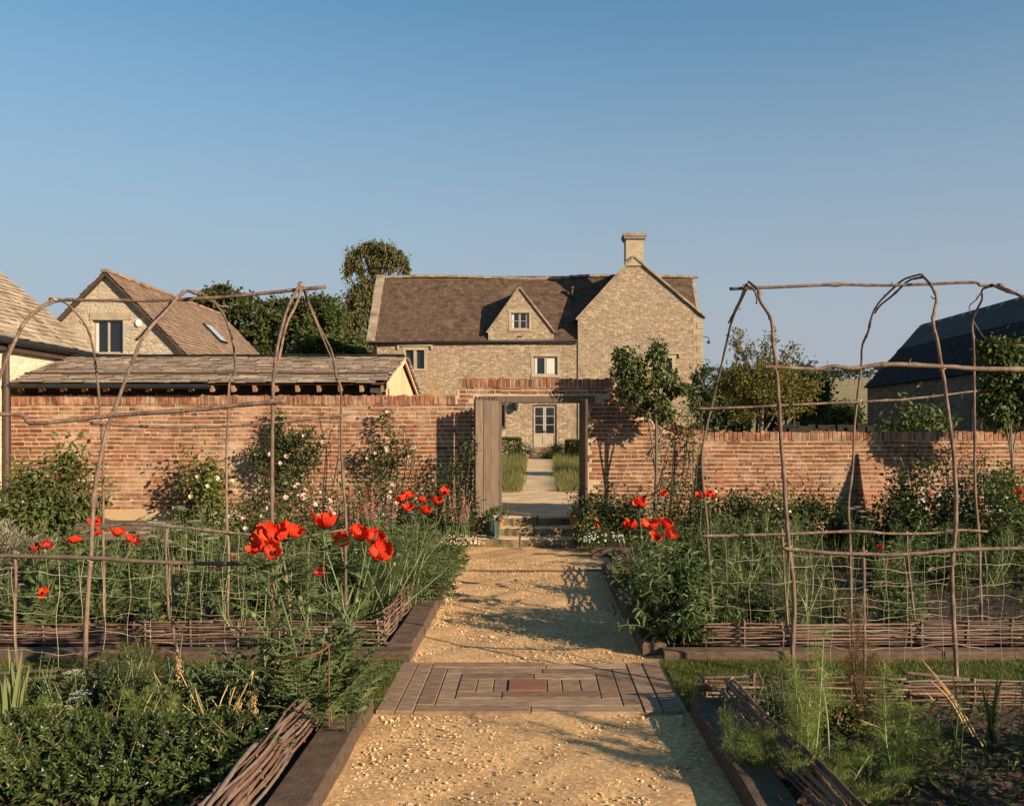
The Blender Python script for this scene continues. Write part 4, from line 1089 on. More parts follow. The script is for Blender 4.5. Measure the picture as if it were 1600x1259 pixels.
def hoop(parent, back, front, rb=.013, rf=.017, nb=4, nf=4, mat='hazel', matb=None):
    pole(parent, 'hoop_pole', ramp_y(back, Ya, Yb, nb)[::-1], rb*1.15, rb*.7, matb or mat)
    pole(parent, 'hoop_pole', ramp_y(front, Ya, Yf, nf)[::-1], rf*1.1, rf*.7, mat)
tl = thing('hazel_tunnel', 'bent hazel pole tunnel with string netting over the left grass walk', 'plant support', (X(290, 6.7), 6.7, 0))
hoop(tl, zz1([(245,200),(290,205),(370,290),(415,400),(440,600),(455,800),(460,1050)], 0)+zz4([(390,200),(393,400),(395,540)], 0),
     zz1([(245,195),(180,235),(110,300),(60,400),(20,490),(-20,600),(-70,800),(-90,1250)], 0)+[(-38, 1080, 0)])
pole(tl, 'hoop_pole', ramp_y(zz1([(245,205),(190,232),(120,290),(75,370)], 0), Ya, 6.2, 3), .012, .009)
hoop(tl, zz1([(870,160),(960,210),(1010,290),(1040,400),(1045,520),(1020,570),(1020,700),(1010,900),(1012,1200)], 0)+zz4([(865,300),(862,540)], 0),
     zz1([(880,168),(815,162),(740,240),(640,350),(590,460),(500,700),(455,850),(420,1050)], 0)+zz4([(345,300),(325,600),(320,900)], 0))
pole(tl, 'hoop_pole', ramp_y(zz1([(1020,226),(980,222),(940,190),(880,158),(850,155)], 0), 7.0, Ya, 4), .007, .010)
pole(tl, 'hoop_pole', ramp_y(zz1([(830,158),(760,215),(690,290),(640,345),(603,380)], 0), Ya, 6.2, 3), .012, .010)
hoop(tl, zz1([(1345,125),(1380,220),(1430,340),(1475,430),(1500,550),(1520,610),(1525,900),(1545,1200)], 0)+zz4([(1308,300),(1310,520)], 0),
     zz1([(1340,125),(1280,250),(1240,400),(1222,560),(1220,700),(1217,900),(1217,1150)], 0)+zz4([(1035,350),(1038,600),(1042,850)], 0), nf=3)
pole(tl, 'hoop_pole', ramp_y(zz1([(1345,130),(1325,210),(1275,310),(1245,430),(1232,480)], 0), Ya, 6.2, 3), .012, .011)
pole(tl, 'hoop_pole', ramp_y(zz1([(1350,140),(1385,235),(1440,365),(1478,450)], 0), Ya, 7.2, 3), .010, .008)
pole(tl, 'ridge_rail', zz1([(220,192),(430,197),(650,195),(860,183),(1100,165),(1450,130)], Ya), .013, .017)
pole(tl, 'rail', zz1([(-120,700),(0,705),(100,712),(130,745),(300,735),(500,712),(800,688),(1050,665),(1265,645)], Yf-.02), .014, .019)
pole(tl, 'rail', zz1([(405,745),(600,758),(770,768),(1010,760),(1250,740),(1570,705)], Yb-.02), .016, .011)
rl = zz4([(-60,312),(0,312),(330,320),(500,330),(660,338),(900,342),(1050,338)], Yf-.02); pole(tl, 'rail', rl, .016, .016, 'hazel_dark')
rb_ = zz4([(300,225),(380,205),(480,190),(640,200),(900,225),(1100,240),(1310,210)], Yb-.02); pole(tl, 'rail', rb_, .014, .012)
pole(tl, 'rail', zz4([(-60,755),(0,755),(500,735),(700,745),(960,750)], Yf-.03), .015, .014, 'hazel_dark')
for L, Y, r_ in (([(55,290),(60,400),(55,560),(65,740)], Yf, .013), ([(658,315),(655,600),(680,700),(675,830)], Yf, .013), ([(632,190),(630,300),(640,540)], Yb, .013), ([(1060,255),(1085,400),(1100,540)], Yb, .012)):
    pole(tl, 'post', zz4(L, Y)[::-1], r_, r_*.9)
for px, py, Y in ((175,648,Yf),(427,627,Yf),(357,667,Yb),(534,650,Yb),(303,458,Ya),(86,468,Ya),(470,446,Ya),(141,873,Yf),(271,879,Yf)): tie(tl, px, py, Y)
netting(tl, (-20, 425), rl, lambda p: 1042, Yf-.01, (.16, .34, .52, .68, .86), 36)
netting(tl, (262, 538), rb_, lambda p: 985, Yb-.01, (.2, .42, .62, .82), 27)

tr = thing('hazel_tunnel', 'bent hazel pole tunnel with string netting over the right grass walk', 'plant support', (X(1330, 6.7), 6.7, 0))
hoop(tr, zz3([(300,122),(290,170),(235,290),(205,420),(150,650),(110,820),(100,950),(125,1200)], 0)+zz8([(122,110),(150,430)], 0),
     zz3([(305,122),(345,160),(355,210),(405,295),(415,400),(430,500),(445,680),(460,900),(475,1100)], 0)+zz8([(470,150),(490,300),(497,430),(490,560),(490,760)], 0), matb='hazel_dark')
pole(tr, 'hoop_pole', ramp_y(zz3([(302,128),(268,215),(240,275),(225,300)], 0), Ya, 7.2, 3), .010, .008, 'hazel_dark')
pole(tr, 'hoop_pole', ramp_y(zz3([(300,130),(335,150),(350,185),(347,212)], 0), Ya, 6.5, 3), .010, .008, 'hazel_dark')
hoop(tr, zz3([(1090,85),(1020,105),(960,150),(880,240),(850,340),(825,400),(818,480),(805,600),(790,760),(780,950),(762,1100),(762,1200)], 0)+zz8([(735,150),(740,460)], 0),
     zz3([(1085,85),(1130,140),(1150,200),(1135,290),(1160,400),(1185,550),(1210,750),(1230,900),(1238,1100)], 0)+zz8([(1182,100),(1170,300),(1190,680),(1185,900)], 0), nb=6)
pole(tr, 'hoop_pole', ramp_y(zz3([(1090,95),(1030,112),(970,165),(900,225),(870,260)], 0), Ya, 7.3, 4), .011, .008, 'hazel_dark')
hoop(tr, zz3([(1430,132),(1355,150),(1350,200),(1310,290),(1315,400),(1318,600),(1320,800),(1325,1050),(1340,1200)], 0)+zz8([(1290,150),(1300,500)], 0),
     zz3([(1425,130),(1545,190),(1680,320),(1740,600),(1760,1000)], 0)+[(1680, 1080, 0)], nb=3)
pole(tr, 'hoop_pole', ramp_y(zz3([(1400,128),(1460,155),(1560,182)], 0), Ya, 6.4, 3), .011, .009)
pole(tr, 'hoop_pole', ramp_y(zz3([(1352,165),(1330,195),(1303,222),(1310,255)], 0), 6.95, 7.1, 3), .006, .004)
pole(tr, 'hoop_pole', ramp_y(zz3([(1318,290),(1340,325),(1362,360)], 0), 7.2, 7.2, 3), .006, .004)
pole(tr, 'ridge_rail', zz3([(230,147),(480,135),(700,128),(960,128),(1300,115),(1350,130),(1440,128)], Ya), .015, .012)
pole(tr, 'rail', zz3([(380,495),(470,500),(620,508),(690,495),(780,505),(950,490),(1200,500),(1320,510),(1545,512),(1700,512)], Yf-.02), .013, .021)
pole(tr, 'rail', zz3([(80,683),(300,677),(600,660),(900,645),(1100,630),(1335,600)], Yb-.02), .013, .010)
rb2 = zz8([(90,102),(300,98),(430,95),(760,85),(900,95),(1080,95),(1200,80),(1325,85)], Yb-.02); pole(tr, 'rail', rb2, .014, .012)
rl2 = zz8([(445,155),(600,170),(790,180),(1000,182),(1180,165),(1480,158),(1600,158)], Yf-.02); pole(tr, 'rail', rl2, .014, .014)
pole(tr, 'rail', zz8([(960,685),(1200,710),(1400,725),(1600,730)], Yf-.03), .013, .013, 'hazel_dark')
pole(tr, 'rail', zz8([(450,675),(540,680),(620,672)], Yf-.03), .010, .010)
for L, Y in (([(445,70),(455,300),(470,510)], Yb), ([(980,80),(985,200),(1010,450),(1020,600)], Yb), ([(793,150),(798,400),(800,600),(802,880)], Yf)): pole(tr, 'post', zz8(L, Y)[::-1], .012, .010)
for px, py, Y in ((1211,575,Yf),(1473,575,Yf),(1216,632,Yb),(1342,627,Yb),(1232,857,Yf),(1349,863,Yf),(1491,858,Yf),(1165,447,Ya),(1565,446,Ya)): tie(tr, px, py, Y)
netting(tr, (1235, 1600), rl2, lambda p: 1035, Yf-.01, (.14, .30, .43, .58, .72, .86), 29)
netting(tr, (1105, 1530), rb2, lambda p: 982, Yb-.01, (.25, .5, .78), 34)

# ---- props
wc = thing('watering_can', 'dark green metal watering can standing on the left end of the lowest step', 'watering can', (X(770, 14.55), 14.55, .14))
M['can'] = m_noise('dark green enamel', [(.018,.04,.032),(.03,.06,.048)], 6, .45, bstr=.1, spec=.5)
cb = np.array(wc.location)
mb = MB(); lathe(mb, cb, [(0, 0), (.10, 0), (.105, .012), (.10, .02), (.097, .27), (.102, .28), (.096, .285), (.06, .262), (0, .262)], 20); mb.build('body', M['can'], wc, smooth=False)
mb = MB(); tube(mb, smooth_path([cb+np.array((-.08, 0, .20)), cb+np.array((-.10, 0, .34)), cb+np.array((0, 0, .43)), cb+np.array((.10, 0, .34)), cb+np.array((.09, 0, .10))], 6), .008, 7); mb.build('handle', M['can'], wc, smooth=True)
mb = MB(); tube(mb, [cb+np.array((.02, -.095, .05)), cb+np.array((.03, -.20, .22)), cb+np.array((.035, -.26, .36))], [.022, .016, .012], 8); sp = mb.build('spout', M['can'], wc, smooth=True)
mb = MB(); lathe(mb, cb+np.array((.035, -.265, .36)), [(0, -.02), (.015, -.02), (.045, .025), (.04, .035), (0, .04)], 12); mb.build('rose', M['ashlar'], sp)
M['terracotta'] = m_noise('terracotta', [(.24,.09,.045),(.36,.15,.08)], 8, .85, bstr=.2)
def pot(label, x, y, z, r, h):
    p = thing('plant_pot', label, 'plant pot', (x, y, z)); mb = MB()
    lathe(mb, (x, y, z), [(0, 0), (r*.68, 0), (r*.93, h*.8), (r*1.04, h*.8), (r*1.06, h), (r*.92, h), (r*.88, h*.88), (0, h*.85)], 18); mb.build('pot', M['terracotta'], p); return p
# timber bench-like trough, left against the wall
tg = thing('timber_trough', 'low slatted timber planter standing against the buff plinth', 'planter', (X(190, 13.0), 13.0, .1))
for k, z in enumerate((.30, .42)):
    mb = MB(); box(mb, X(118, 13), X(262, 13), 12.98, 13.02, z, z+.085, .003); mb.build('slat', M['oak_grey'], tg)
for px in (127, 205, 258):
    mb = MB(); xx = X(px, 13.03); box(mb, xx-.04, xx+.04, 13.025, 13.09, .05, .5, .003); mb.build('leg', M['oak_grey'], tg)
mb = MB(); box(mb, X(118, 13), X(262, 13), 13.0, 13.5, .505, .53, .003); mb.build('top_board', M['oak_grey'], tg)
sl = MB(); box(sl, X(330, 10.9), X(505, 10.9), 10.9, 11.12, .05, .43, .008); tag(sl.build('timber_beam', M['sleeper'], origin=(X(400, 10.9), 11, 0)), 'upright timber edging beam in the middle of the far left bed', 'beam')
# ================================================================ VEGETATION
def m_leaf(name, cols, trans=.28, rough=.55, spec=.25, namt=.2):
    cols = [(r*1.16, g, b*.82) for r, g, b in cols]
    return m_island(name, cols, rough, 6, namt, bstr=0, trans=trans, spec=spec)
M['lf_dark'] = m_leaf('dark green leaves', [(.022,.036,.014),(.04,.062,.022),(.055,.08,.028),(.032,.05,.02)], .22, .45)
M['lf_box'] = m_leaf('glossy box leaves', [(.020,.034,.012),(.045,.074,.024),(.08,.115,.036),(.03,.05,.017)], .22, .35, .35)
M['lf_mid'] = m_leaf('mid green leaves', [(.03,.052,.018),(.065,.095,.032),(.10,.13,.045),(.048,.078,.028),(.08,.115,.04)])
M['lf_light'] = m_leaf('yellow green leaves', [(.08,.11,.03),(.12,.15,.045),(.10,.13,.04),(.065,.10,.03)])
M['lf_poppy'] = m_leaf('grey green poppy leaves', [(.05,.085,.036),(.095,.14,.06),(.07,.105,.048),(.13,.175,.08)])
M['lf_grey'] = m_leaf('silver grey leaves', [(.16,.17,.14),(.23,.23,.19),(.19,.20,.17)], .15)
M['lf_fennel'] = m_leaf('fennel threads', [(.10,.15,.045),(.17,.225,.075),(.135,.19,.06),(.21,.25,.095)], .35)
M['lf_fennel_dark'] = m_leaf('dark feathery threads', [(.05,.075,.028),(.08,.11,.04),(.06,.09,.035)], .3)
M['lf_bronze'] = m_leaf('bronze fennel threads', [(.12,.075,.04),(.17,.105,.055),(.09,.06,.035)], .3)
M['lf_iris'] = m_leaf('iris blades', [(.10,.14,.06),(.14,.18,.08),(.12,.155,.075)], .25)
M['straw'] = m_leaf('dry straw stalks', [(.36,.26,.15),(.46,.35,.21),(.30,.20,.11)], .1, .7)
M['lf_yellowing'] = m_leaf('yellowing leaves', [(.095,.105,.03),(.15,.14,.042),(.075,.095,.03),(.20,.165,.05)], .3)
M['lf_tree'] = m_leaf('woodland leaves', [(.024,.036,.014),(.046,.066,.022),(.07,.088,.03),(.034,.05,.018)], .2)
M['lf_birch'] = m_leaf('birch leaves', [(.06,.07,.028),(.10,.105,.045),(.13,.13,.06),(.08,.085,.036)], .25)
M['lf_pear'] = m_leaf('pear leaves', [(.03,.05,.016),(.055,.082,.026),(.085,.115,.036),(.04,.064,.02)], .25, .5, .25)
M['lf_red'] = m_leaf('bronze red leaves', [(.16,.045,.02),(.12,.06,.025),(.07,.07,.025),(.22,.06,.025)], .3)
M['grass'] = m_leaf('mown grass', [(.055,.08,.022),(.085,.115,.032),(.07,.095,.028),(.12,.13,.045)], .3)
M['long_grass'] = m_leaf('long seeding grass', [(.085,.105,.04),(.125,.14,.055),(.105,.12,.045),(.19,.18,.085)], .3)
M['stem'] = m_island('green stems', [(.09,.12,.045),(.13,.16,.07),(.11,.14,.055)], .6, bstr=0)
M['stem_light'] = m_island('pale fennel stems', [(.19,.24,.10),(.25,.29,.13)], .6, bstr=0)
M['cane'] = m_island('brown canes', [(.10,.06,.04),(.14,.085,.055)], .8, bstr=0)
M['bark'] = m_noise('grey brown bark', [(.07,.052,.04),(.13,.10,.075),(.18,.14,.105)], 6, .9, bscale=20, bstr=.8, bdist=.02, stretch=(1,1,.25))
M['petal'] = m_island('scarlet poppy petals', [(.66,.030,.008),(.76,.055,.013),(.58,.020,.006),(.80,.075,.018)], .6, 30, .28, 90, .25, .002, trans=.26, tcol=(1.1,1.0,.8), spec=.2)
M['petal_deep'] = m_island('deep red petals', [(.42,.015,.008),(.55,.025,.012)], .5, 40, .16, bstr=0, trans=.3, tcol=(1,1,1))
M['poppy_heart'] = m_noise('black purple stamens', [(.008,.005,.008),(.03,.015,.02)], 40, .8, bstr=0)
M['white_petal'] = m_island('white petals', [(.66,.64,.56),(.74,.72,.66)], .7, bstr=0, trans=.2, tcol=(1,1,1))
M['pink_petal'] = m_island('pale pink petals', [(.72,.48,.38),(.80,.62,.52),(.70,.36,.30),(.84,.72,.62)], .7, bstr=0, trans=.25, tcol=(1,1,1))
M['cream_petal'] = m_island('cream petals', [(.80,.70,.42),(.82,.74,.52)], .7, bstr=0, trans=.25, tcol=(1,1,1))
M['mauve_petal'] = m_island('dusky pink petals', [(.42,.14,.15),(.50,.20,.20),(.36,.10,.12)], .7, bstr=0, trans=.25, tcol=(1,1,1))

def rot_up(n, up=.8, k=.7): return unit(np.array([0, 0, up])+rng.normal(0, k, (n, 3)))
def arc(p0, az, lean, L, droop, n=6):
    """a stem starting at p0: lean from vertical, bending further over by droop"""
    t = np.linspace(0, 1, n); a = lean+droop*t; ds = L/(n-1)
    r = np.concatenate([[0], np.cumsum(np.sin(a[:-1])*ds)]); z = np.concatenate([[0], np.cumsum(np.cos(a[:-1])*ds)])
    return np.array(p0)+np.stack([r*math.cos(az), r*math.sin(az), z], 1)
def along(P, t):
    i = np.clip(t*(len(P)-1), 0, len(P)-1.001); k = i.astype(int); f = (i-k)[:, None]
    return P[k]*(1-f)+P[k+1]*f, unit(P[k+1]-P[k])

def leaf_cloud(mb, c, r, n, sl, sw, T=LEAF, sub=12, sig=.30, zmin=None, shell=.6, up=.5, droop=0., sigz=1.0):
    """leaves gathered in uneven clumps through an ellipsoid"""
    c = np.array(c, float); r = np.array(r, float)
    S = randdir(sub)*(shell+(1-shell)*rng.random((sub, 1))**.7)
    k = rng.choice(sub, n, p=(lambda w: w/w.sum())(rng.uniform(.4, 1.6, sub)))
    q = S[k]+rng.normal(0, sig, (n, 3))*np.array([1, 1, sigz])*rng.uniform(.6, 1.3, sub)[k][:, None]
    p = c+q*r
    if zmin is not None:
        ok = p[:, 2] > zmin; p, q = p[ok], q[ok]; n = len(p)
    d = unit(unit(q)*.8+rng.normal(0, .7, (n, 3))+np.array([0, 0, -droop]))
    nn = unit(unit(q)*.6+np.array([0, 0, up])+rng.normal(0, .5, (n, 3)))
    s = rng.uniform(.65, 1.25, n)
    scatter(mb, T, p, d, nn, sl*s, sw*s)
    return c+S*r*.9

def shrub(name, label, cat, c, r, n, sl, sw, mat, group=None, sub=16, flowers=None, stems=10, shell=.55, sig=.28, zs=.45, T=LEAF, extra=None, up=.5, droop=.1, smat='cane'):
    """rounded shrub: c base point, r half sizes"""
    t = thing(name, label, cat, tuple(c), group); c = np.array(c, float)
    cc = c+np.array([0, 0, r[2]*2*zs]); lf, st = MB(), MB()
    S = leaf_cloud(lf, cc, (r[0], r[1], r[2]), n, sl, sw, T, sub, sig, zmin=c[2]+.02, shell=shell, up=up, droop=droop)
    for k in range(min(stems, len(S))):
        b = c+rng.normal(0, .05, 3)*np.array([1, 1, 0]); m_ = (b+S[k])/2+np.array([0, 0, r[2]*.25])
        tube(st, smooth_path([b, m_, S[k]], 4), np.linspace(.011, .004, 9), 5)
    for (pts_w, n2, sl2) in (extra or []):
        leaf_cloud(lf, pts_w[:3], pts_w[3:], n2, sl2, sl2*.45, T, max(4, sub//2), sig, zmin=c[2])
    lf.build('foliage', M[mat], t); st.build('stems', M[smat], t)
    if flowers:
        for (fm, fn, fs, kind) in flowers:
            q = randdir(fn); q[:, 2] = np.abs(q[:, 2])*.8+.05; q[:, 1] = -np.abs(q[:, 1])
            p = cc+unit(q)*np.array(r)*rng.uniform(.85, 1.12, (fn, 1))
            if fn > 60:
                fl = MB()
                for pp, qq in zip(p, q): rosette(fl, pp, unit(qq+np.array([0, -.3, .4])), fs*rng.uniform(.7, 1.2), kind)
                tag(fl.build('flowers', M[fm], t), None, kind='stuff')
            else:
                for pp, qq in zip(p, q):
                    fl = MB(); rosette(fl, pp, unit(qq+np.array([0, -.3, .4])), fs*rng.uniform(.7, 1.2), kind); fl.build('bloom', M[fm], t)
    return t
def rosette(mb, p, d, s, n=9):
    d = np.array(d)/np.linalg.norm(d); a = np.linspace(0, 2*math.pi, n, endpoint=False)+rng.uniform(0, 6)
    e1 = unit(np.cross(d, [.3, .2, .9])); e2 = np.cross(d, e1)
    w = np.where(np.arange(n) % 2 == 0, 1., .55)[:, None]
    rad = np.cos(a)[:, None]*e1+np.sin(a)[:, None]*e2
    scatter(mb, LEAF4, np.repeat(np.array([p]), n, 0), rad*w+d*(1.15-w*.75), d-rad*.3, s*.62, s*.55)

def herb(name, label, cat, base, h, spread, nst, nl, sl, sw, mat, smat='stem', group=None, lean=.35, droop=.5, T=LEAF, flowers=None, t0=.08):
    """upright stems from one crown, set with leaves; flowers at the tips"""
    t = thing(name, label, cat, tuple(base), group); lf, st, fl = MB(), MB(), MB(); base = np.array(base, float)
    for k in range(nst):
        b = base+np.array([rng.normal(0, spread), rng.normal(0, spread), 0]); L = h*rng.uniform(.6, 1.1)
        P = arc(b, rng.uniform(0, 6.28), rng.uniform(0, lean), L, rng.uniform(0, droop), 7)
        tube(st, P, np.linspace(.0042, .0018, 7), 4, cap=False)
        m_ = max(3, int(nl*rng.uniform(.7, 1.3))); tt = t0+(1-t0)*rng.random(m_)
        p, d = along(P, tt)
        q = randdir(m_); dd = unit(d*.45+unit(q-d*(q*d).sum(1)[:, None])+np.array([0, 0, -.15]))
        s = rng.uniform(.6, 1.2, m_)*(1.15-.5*tt)
        scatter(lf, T, p, dd, rot_up(m_, 1, .35), sl*s, sw*s)
        if flowers:
            fm, kind, fs = flowers; fl = MB()
            if kind == 'spike':
                f = rng.integers(14, 26); tt = .62+.38*rng.random(f); p, d = along(P, tt); scatter(fl, LEAF4, p, randdir(f)+d*.4, randdir(f), fs, fs*.7)
            elif kind == 'umbel': umbel(fl, st, P[-1], unit(P[-1]-P[-2]), fs)
            elif rng.random() < kind: rosette(fl, P[-1], unit(P[-1]-P[-2]+np.array([0, -.3, 0])), fs*rng.uniform(.7, 1.2))
            if fl.n: fl.build('flower_head', M[fm], t)
    lf.build('foliage', M[mat], t); st.build('stems', M[smat], t)
    return t
def umbel(fl, st, p, d, s):
    for k in range(14):
        a = k*2.4; rr = s*math.sqrt((k+.5)/14)
        q = p+np.array([rr*math.cos(a), rr*math.sin(a), s*.45-rr*rr/s*.25])
        tube(st, [p, (p+q)/2+np.array([0, 0, -.1*s]), q], .0009, 3, cap=False)
        m_ = 12; o = np.stack([rng.normal(0, s*.11, m_), rng.normal(0, s*.11, m_), rng.normal(0, s*.03, m_)], 1)
        scatter(fl, LEAF4, q+o, randdir(m_)*np.array([1, 1, .2]), np.repeat([[0, 0, 1.]], m_, 0), s*.13, s*.12)

def frond(mb, st, p0, az, lean, L, droop, wid, nl=10):
    P = arc(p0, az, lean, L, droop, 9)
    tube(st, P, np.linspace(.0035, .001, 9), 4, cap=False)
    d = unit(np.gradient(P, axis=0)); side = unit(np.cross(d, np.array([0, 0, 1.])+1e-3)); up = np.cross(side, d)
    tt = np.linspace(.16, .97, nl); p, dd = along(P, tt); k = np.clip((tt*8).astype(int), 0, 8)
    prof = np.sin(np.clip(tt*1.05, 0, 1)*math.pi)**.7*.85+.15
    for s in (-1, 1):
        q = s*side[k]*(.95)+dd*rng.uniform(.45, .75, (nl, 1))+up[k]*.1-np.array([0, 0, .15]); ln = wid*prof*rng.uniform(.8, 1.15, nl)
        scatter(mb, LEAF, p, q, up[k]+rng.normal(0, .15, (nl, 3)), ln, ln*.27)
        # lobes along each leaflet
        for f, g in ((.35, .38), (.62, .28)):
            qq = unit(q); scatter(mb, LEAF4, p+qq*(ln*f)[:, None], qq*.6+dd*.9, up[k], ln*g, ln*g*.42)
            scatter(mb, LEAF4, p+qq*(ln*f)[:, None], qq*.9-dd*.5, up[k], ln*g*.7, ln*g*.32)
    scatter(mb, LEAF, P[-2:-1], d[-2:-1], up[-2:-1], wid*.6, wid*.22)

def poppy_flower(plant, p, d, s, mat='petal', npet=6, cup=.9):
    d = unit(np.array(d, float)+np.array([0, .22, .75])); e1 = unit(np.cross(d, [.31, .2, .93])); e2 = np.cross(d, e1); mb = MB()
    nu, nv = 19, 8
    for k in range(npet):
        a0 = 2*math.pi*k/npet+rng.uniform(-.25, .25); ph = rng.uniform(0, 6, 5); hw = math.pi/npet*1.5; layer = (k % 2)*.07; op = cup*rng.uniform(.6, 1.3); ln = rng.uniform(.85, 1.12); fold = rng.uniform(-.25, .25)
        V = []
        for j in range(nv):
            v = j/(nv-1)
            for i in range(nu):
                u = i/(nu-1)*2-1; a = a0+u*hw*(.3+.7*v**.7)
                w = s*((.13*math.sin(2.4*u+ph[0])+.07*math.sin(6*u+ph[1]))*v**1.6+(.035*math.sin(15*u+ph[2])+.02*math.sin(29*u+ph[3]))*v)
                edge = 1-.20*abs(u)**2.5+.04*math.sin(11*u+ph[4])
                rr = s*ln*(math.sin(min(v*1.55, 1.45))*(1-.30*op*v)+layer+fold*v*v*.5+.05*math.sin(17*u+ph[2])*v)*(.55+.45*edge); hh = s*ln*(op*(v*edge)**1.25+layer)+w
                V.append(np.array(p)+(math.cos(a)*e1+math.sin(a)*e2)*rr+d*hh)
        mb.add(V, [[j*nu+i, j*nu+i+1, (j+1)*nu+i+1, (j+1)*nu+i] for j in range(nv-1) for i in range(nu-1)])
    f = mb.build('flower', M[mat], plant, smooth=True)
    c = MB(); n = 40; a = rng.uniform(0, 6.28, n); r_ = s*rng.uniform(.12, .30, n)
    q = np.array(p)+(np.cos(a)[:, None]*e1+np.sin(a)[:, None]*e2)*r_[:, None]+d*(s*.10)
    scatter(c, LEAF4, q, d+randdir(n)*.4, randdir(n), s*.2, s*.09)
    lathe_dir(c, np.array(p)+d*s*.06, d, e1, e2, [(0, 0), (s*.12, .02*s), (s*.15, s*.18), (s*.13, s*.26), (0, s*.27)])
    lathe_dir(c, np.array(p)-d*s*.03, d, e1, e2, [(0, -s*.02), (s*.16, s*.0), (s*.26, s*.07), (s*.30, s*.15)])
    c.build('flower_heart', M['poppy_heart'], f)
def lathe_dir(mb, p, d, e1, e2, prof, n=10):
    a = np.linspace(0, 2*math.pi, n, endpoint=False)
    V = np.array([p+(math.cos(q)*e1+math.sin(q)*e2)*r+d*z for r, z in prof for q in a])
    mb.add(V, [[i*n+j, i*n+(j+1) % n, (i+1)*n+(j+1) % n, (i+1)*n+j] for i in range(len(prof)-1) for j in range(n)])

def poppy(label, base, flowers, nfr=26, L=.42, wid=.10, buds=2, mat='lf_poppy', group='oriental poppy plants', pet='petal', nsf=4):
    """clump of lobed leaves; flowers = [(px, py, Y, size, facing)]"""
    base = np.array(base, float); t = thing('poppy_plant', label, 'poppy', tuple(base), group); lf, st = MB(), MB()
    for k in range(nfr):
        b = base+np.array([rng.normal(0, .05+.001*nfr), rng.normal(0, .05+.0006*nfr), 0]); frond(lf, st, b, rng.uniform(0, 6.28), rng.uniform(.05, .75), L*rng.uniform(.6, 1.25), rng.uniform(.5, 1.3), wid*rng.uniform(.8, 1.2))
    heads = []; lf2 = lf
    for (px, py, Y, s, fc) in flowers:
        p = np.array(at(px, py, Y)); d = unit(np.array(fc, float))
        neck = p-d*s*.12; b = base+np.array([rng.normal(0, .05+.0012*nfr), rng.normal(0, .05), 0])
        m1 = b+(neck-b)*.45+np.array([rng.normal(0, .06), rng.normal(0, .03), 0]); m2 = neck-np.array([0, 0, .10])-d*.04*np.array([1, 1, 0])
        tube(st, smooth_path([b, m1, m2, neck], 6), np.linspace(.0052, .0036, 19), 6)
        SP = smooth_path([b, m1, m2, neck], 6)
        for q in rng.uniform(.1, .66, nsf): frond(lf2, st, SP[int(q*18)], rng.uniform(0, 6.28), rng.uniform(.5, 1.1), L*rng.uniform(.3, .55), rng.uniform(.4, 1.0), wid*.75, 10)
        heads.append((neck, d, s))
    for k in range(buds):
        P = arc(base+rng.normal(0, .04, 3)*np.array([1, 1, 0]), rng.uniform(0, 6.28), rng.uniform(.05, .3), rng.uniform(.5, .8), .3, 7); tube(st, P, .0035, 5)
        dd = unit(P[-1]-P[-2]); e1 = unit(np.cross(dd, [.3, .2, .9])); lathe_dir(st, P[-1], dd, e1, np.cross(dd, e1), [(0, 0), (.014, .008), (.017, .024), (.008, .042), (0, .045)])
    lf.build('foliage', M[mat], t); st.build('stems', M['stem'], t, smooth=True)
    for neck, d, s in heads: poppy_flower(t, neck, d, s, pet)
    return t

def threads(mb, c, R_, n, L=.05, w=.0016):
    q = randdir(n)*rng.random((n, 1))**.5*R_
    scatter(mb, NEEDLE, np.array(c)+q, unit(q+rng.normal(0, R_*.5, (n, 3))+np.array([0, 0, R_*.5])), randdir(n), L*rng.uniform(.5, 1.2, n), w)
def fennel(label, base, tops, mat='lf_fennel', n_t=12, R_=.05, dens=110, group='feathery fennel plants', L=.036, name='fennel', w=.0023, cat='fennel', smat='stem_light', reach=.10):
    """feathery plant: tops = stem tips in world space; tufts of threads on side stalks"""
    base = np.array(base, float); t = thing(name, label, cat, tuple(base), group); lf, st = MB(), MB()
    for top in tops:
        top = np.array(top, float); b = base+np.array([rng.normal(0, .04), rng.normal(0, .04), 0])
        P = smooth_path([b, b+(top-b)*.5+np.array([rng.normal(0, .04), rng.normal(0, .04), .03]), top], 8)
        tube(st, P, np.linspace(.0065, .0022, len(P)), 6)
        for k in range(n_t):
            f = (k+rng.uniform(.3, 1))/n_t; c = P[min(len(P)-1, int(f*len(P)))]; side = unit(randdir(1)[0]*np.array([1, 1, .3])+np.array([0, 0, .35])); q = c+side*reach*(1.2-f*.75)*rng.uniform(.6, 1.2)
            tube(st, [c, (c+q)/2+np.array([0, 0, .015]), q], [.0022, .0016, .001], 3, cap=False)
            for s in (.45, .75, 1.):
                threads(lf, c+(q-c)*s+rng.normal(0, .012, 3), R_*(1.15-.55*f)*(.6+.4*s), int(dens*(1.15-.5*f)*.36), L, w)
        threads(lf, top, R_*.55, dens//2, L, w)
    lf.build('foliage', M[mat], t); st.build('stems', M[smat], t, smooth=True)
    return t
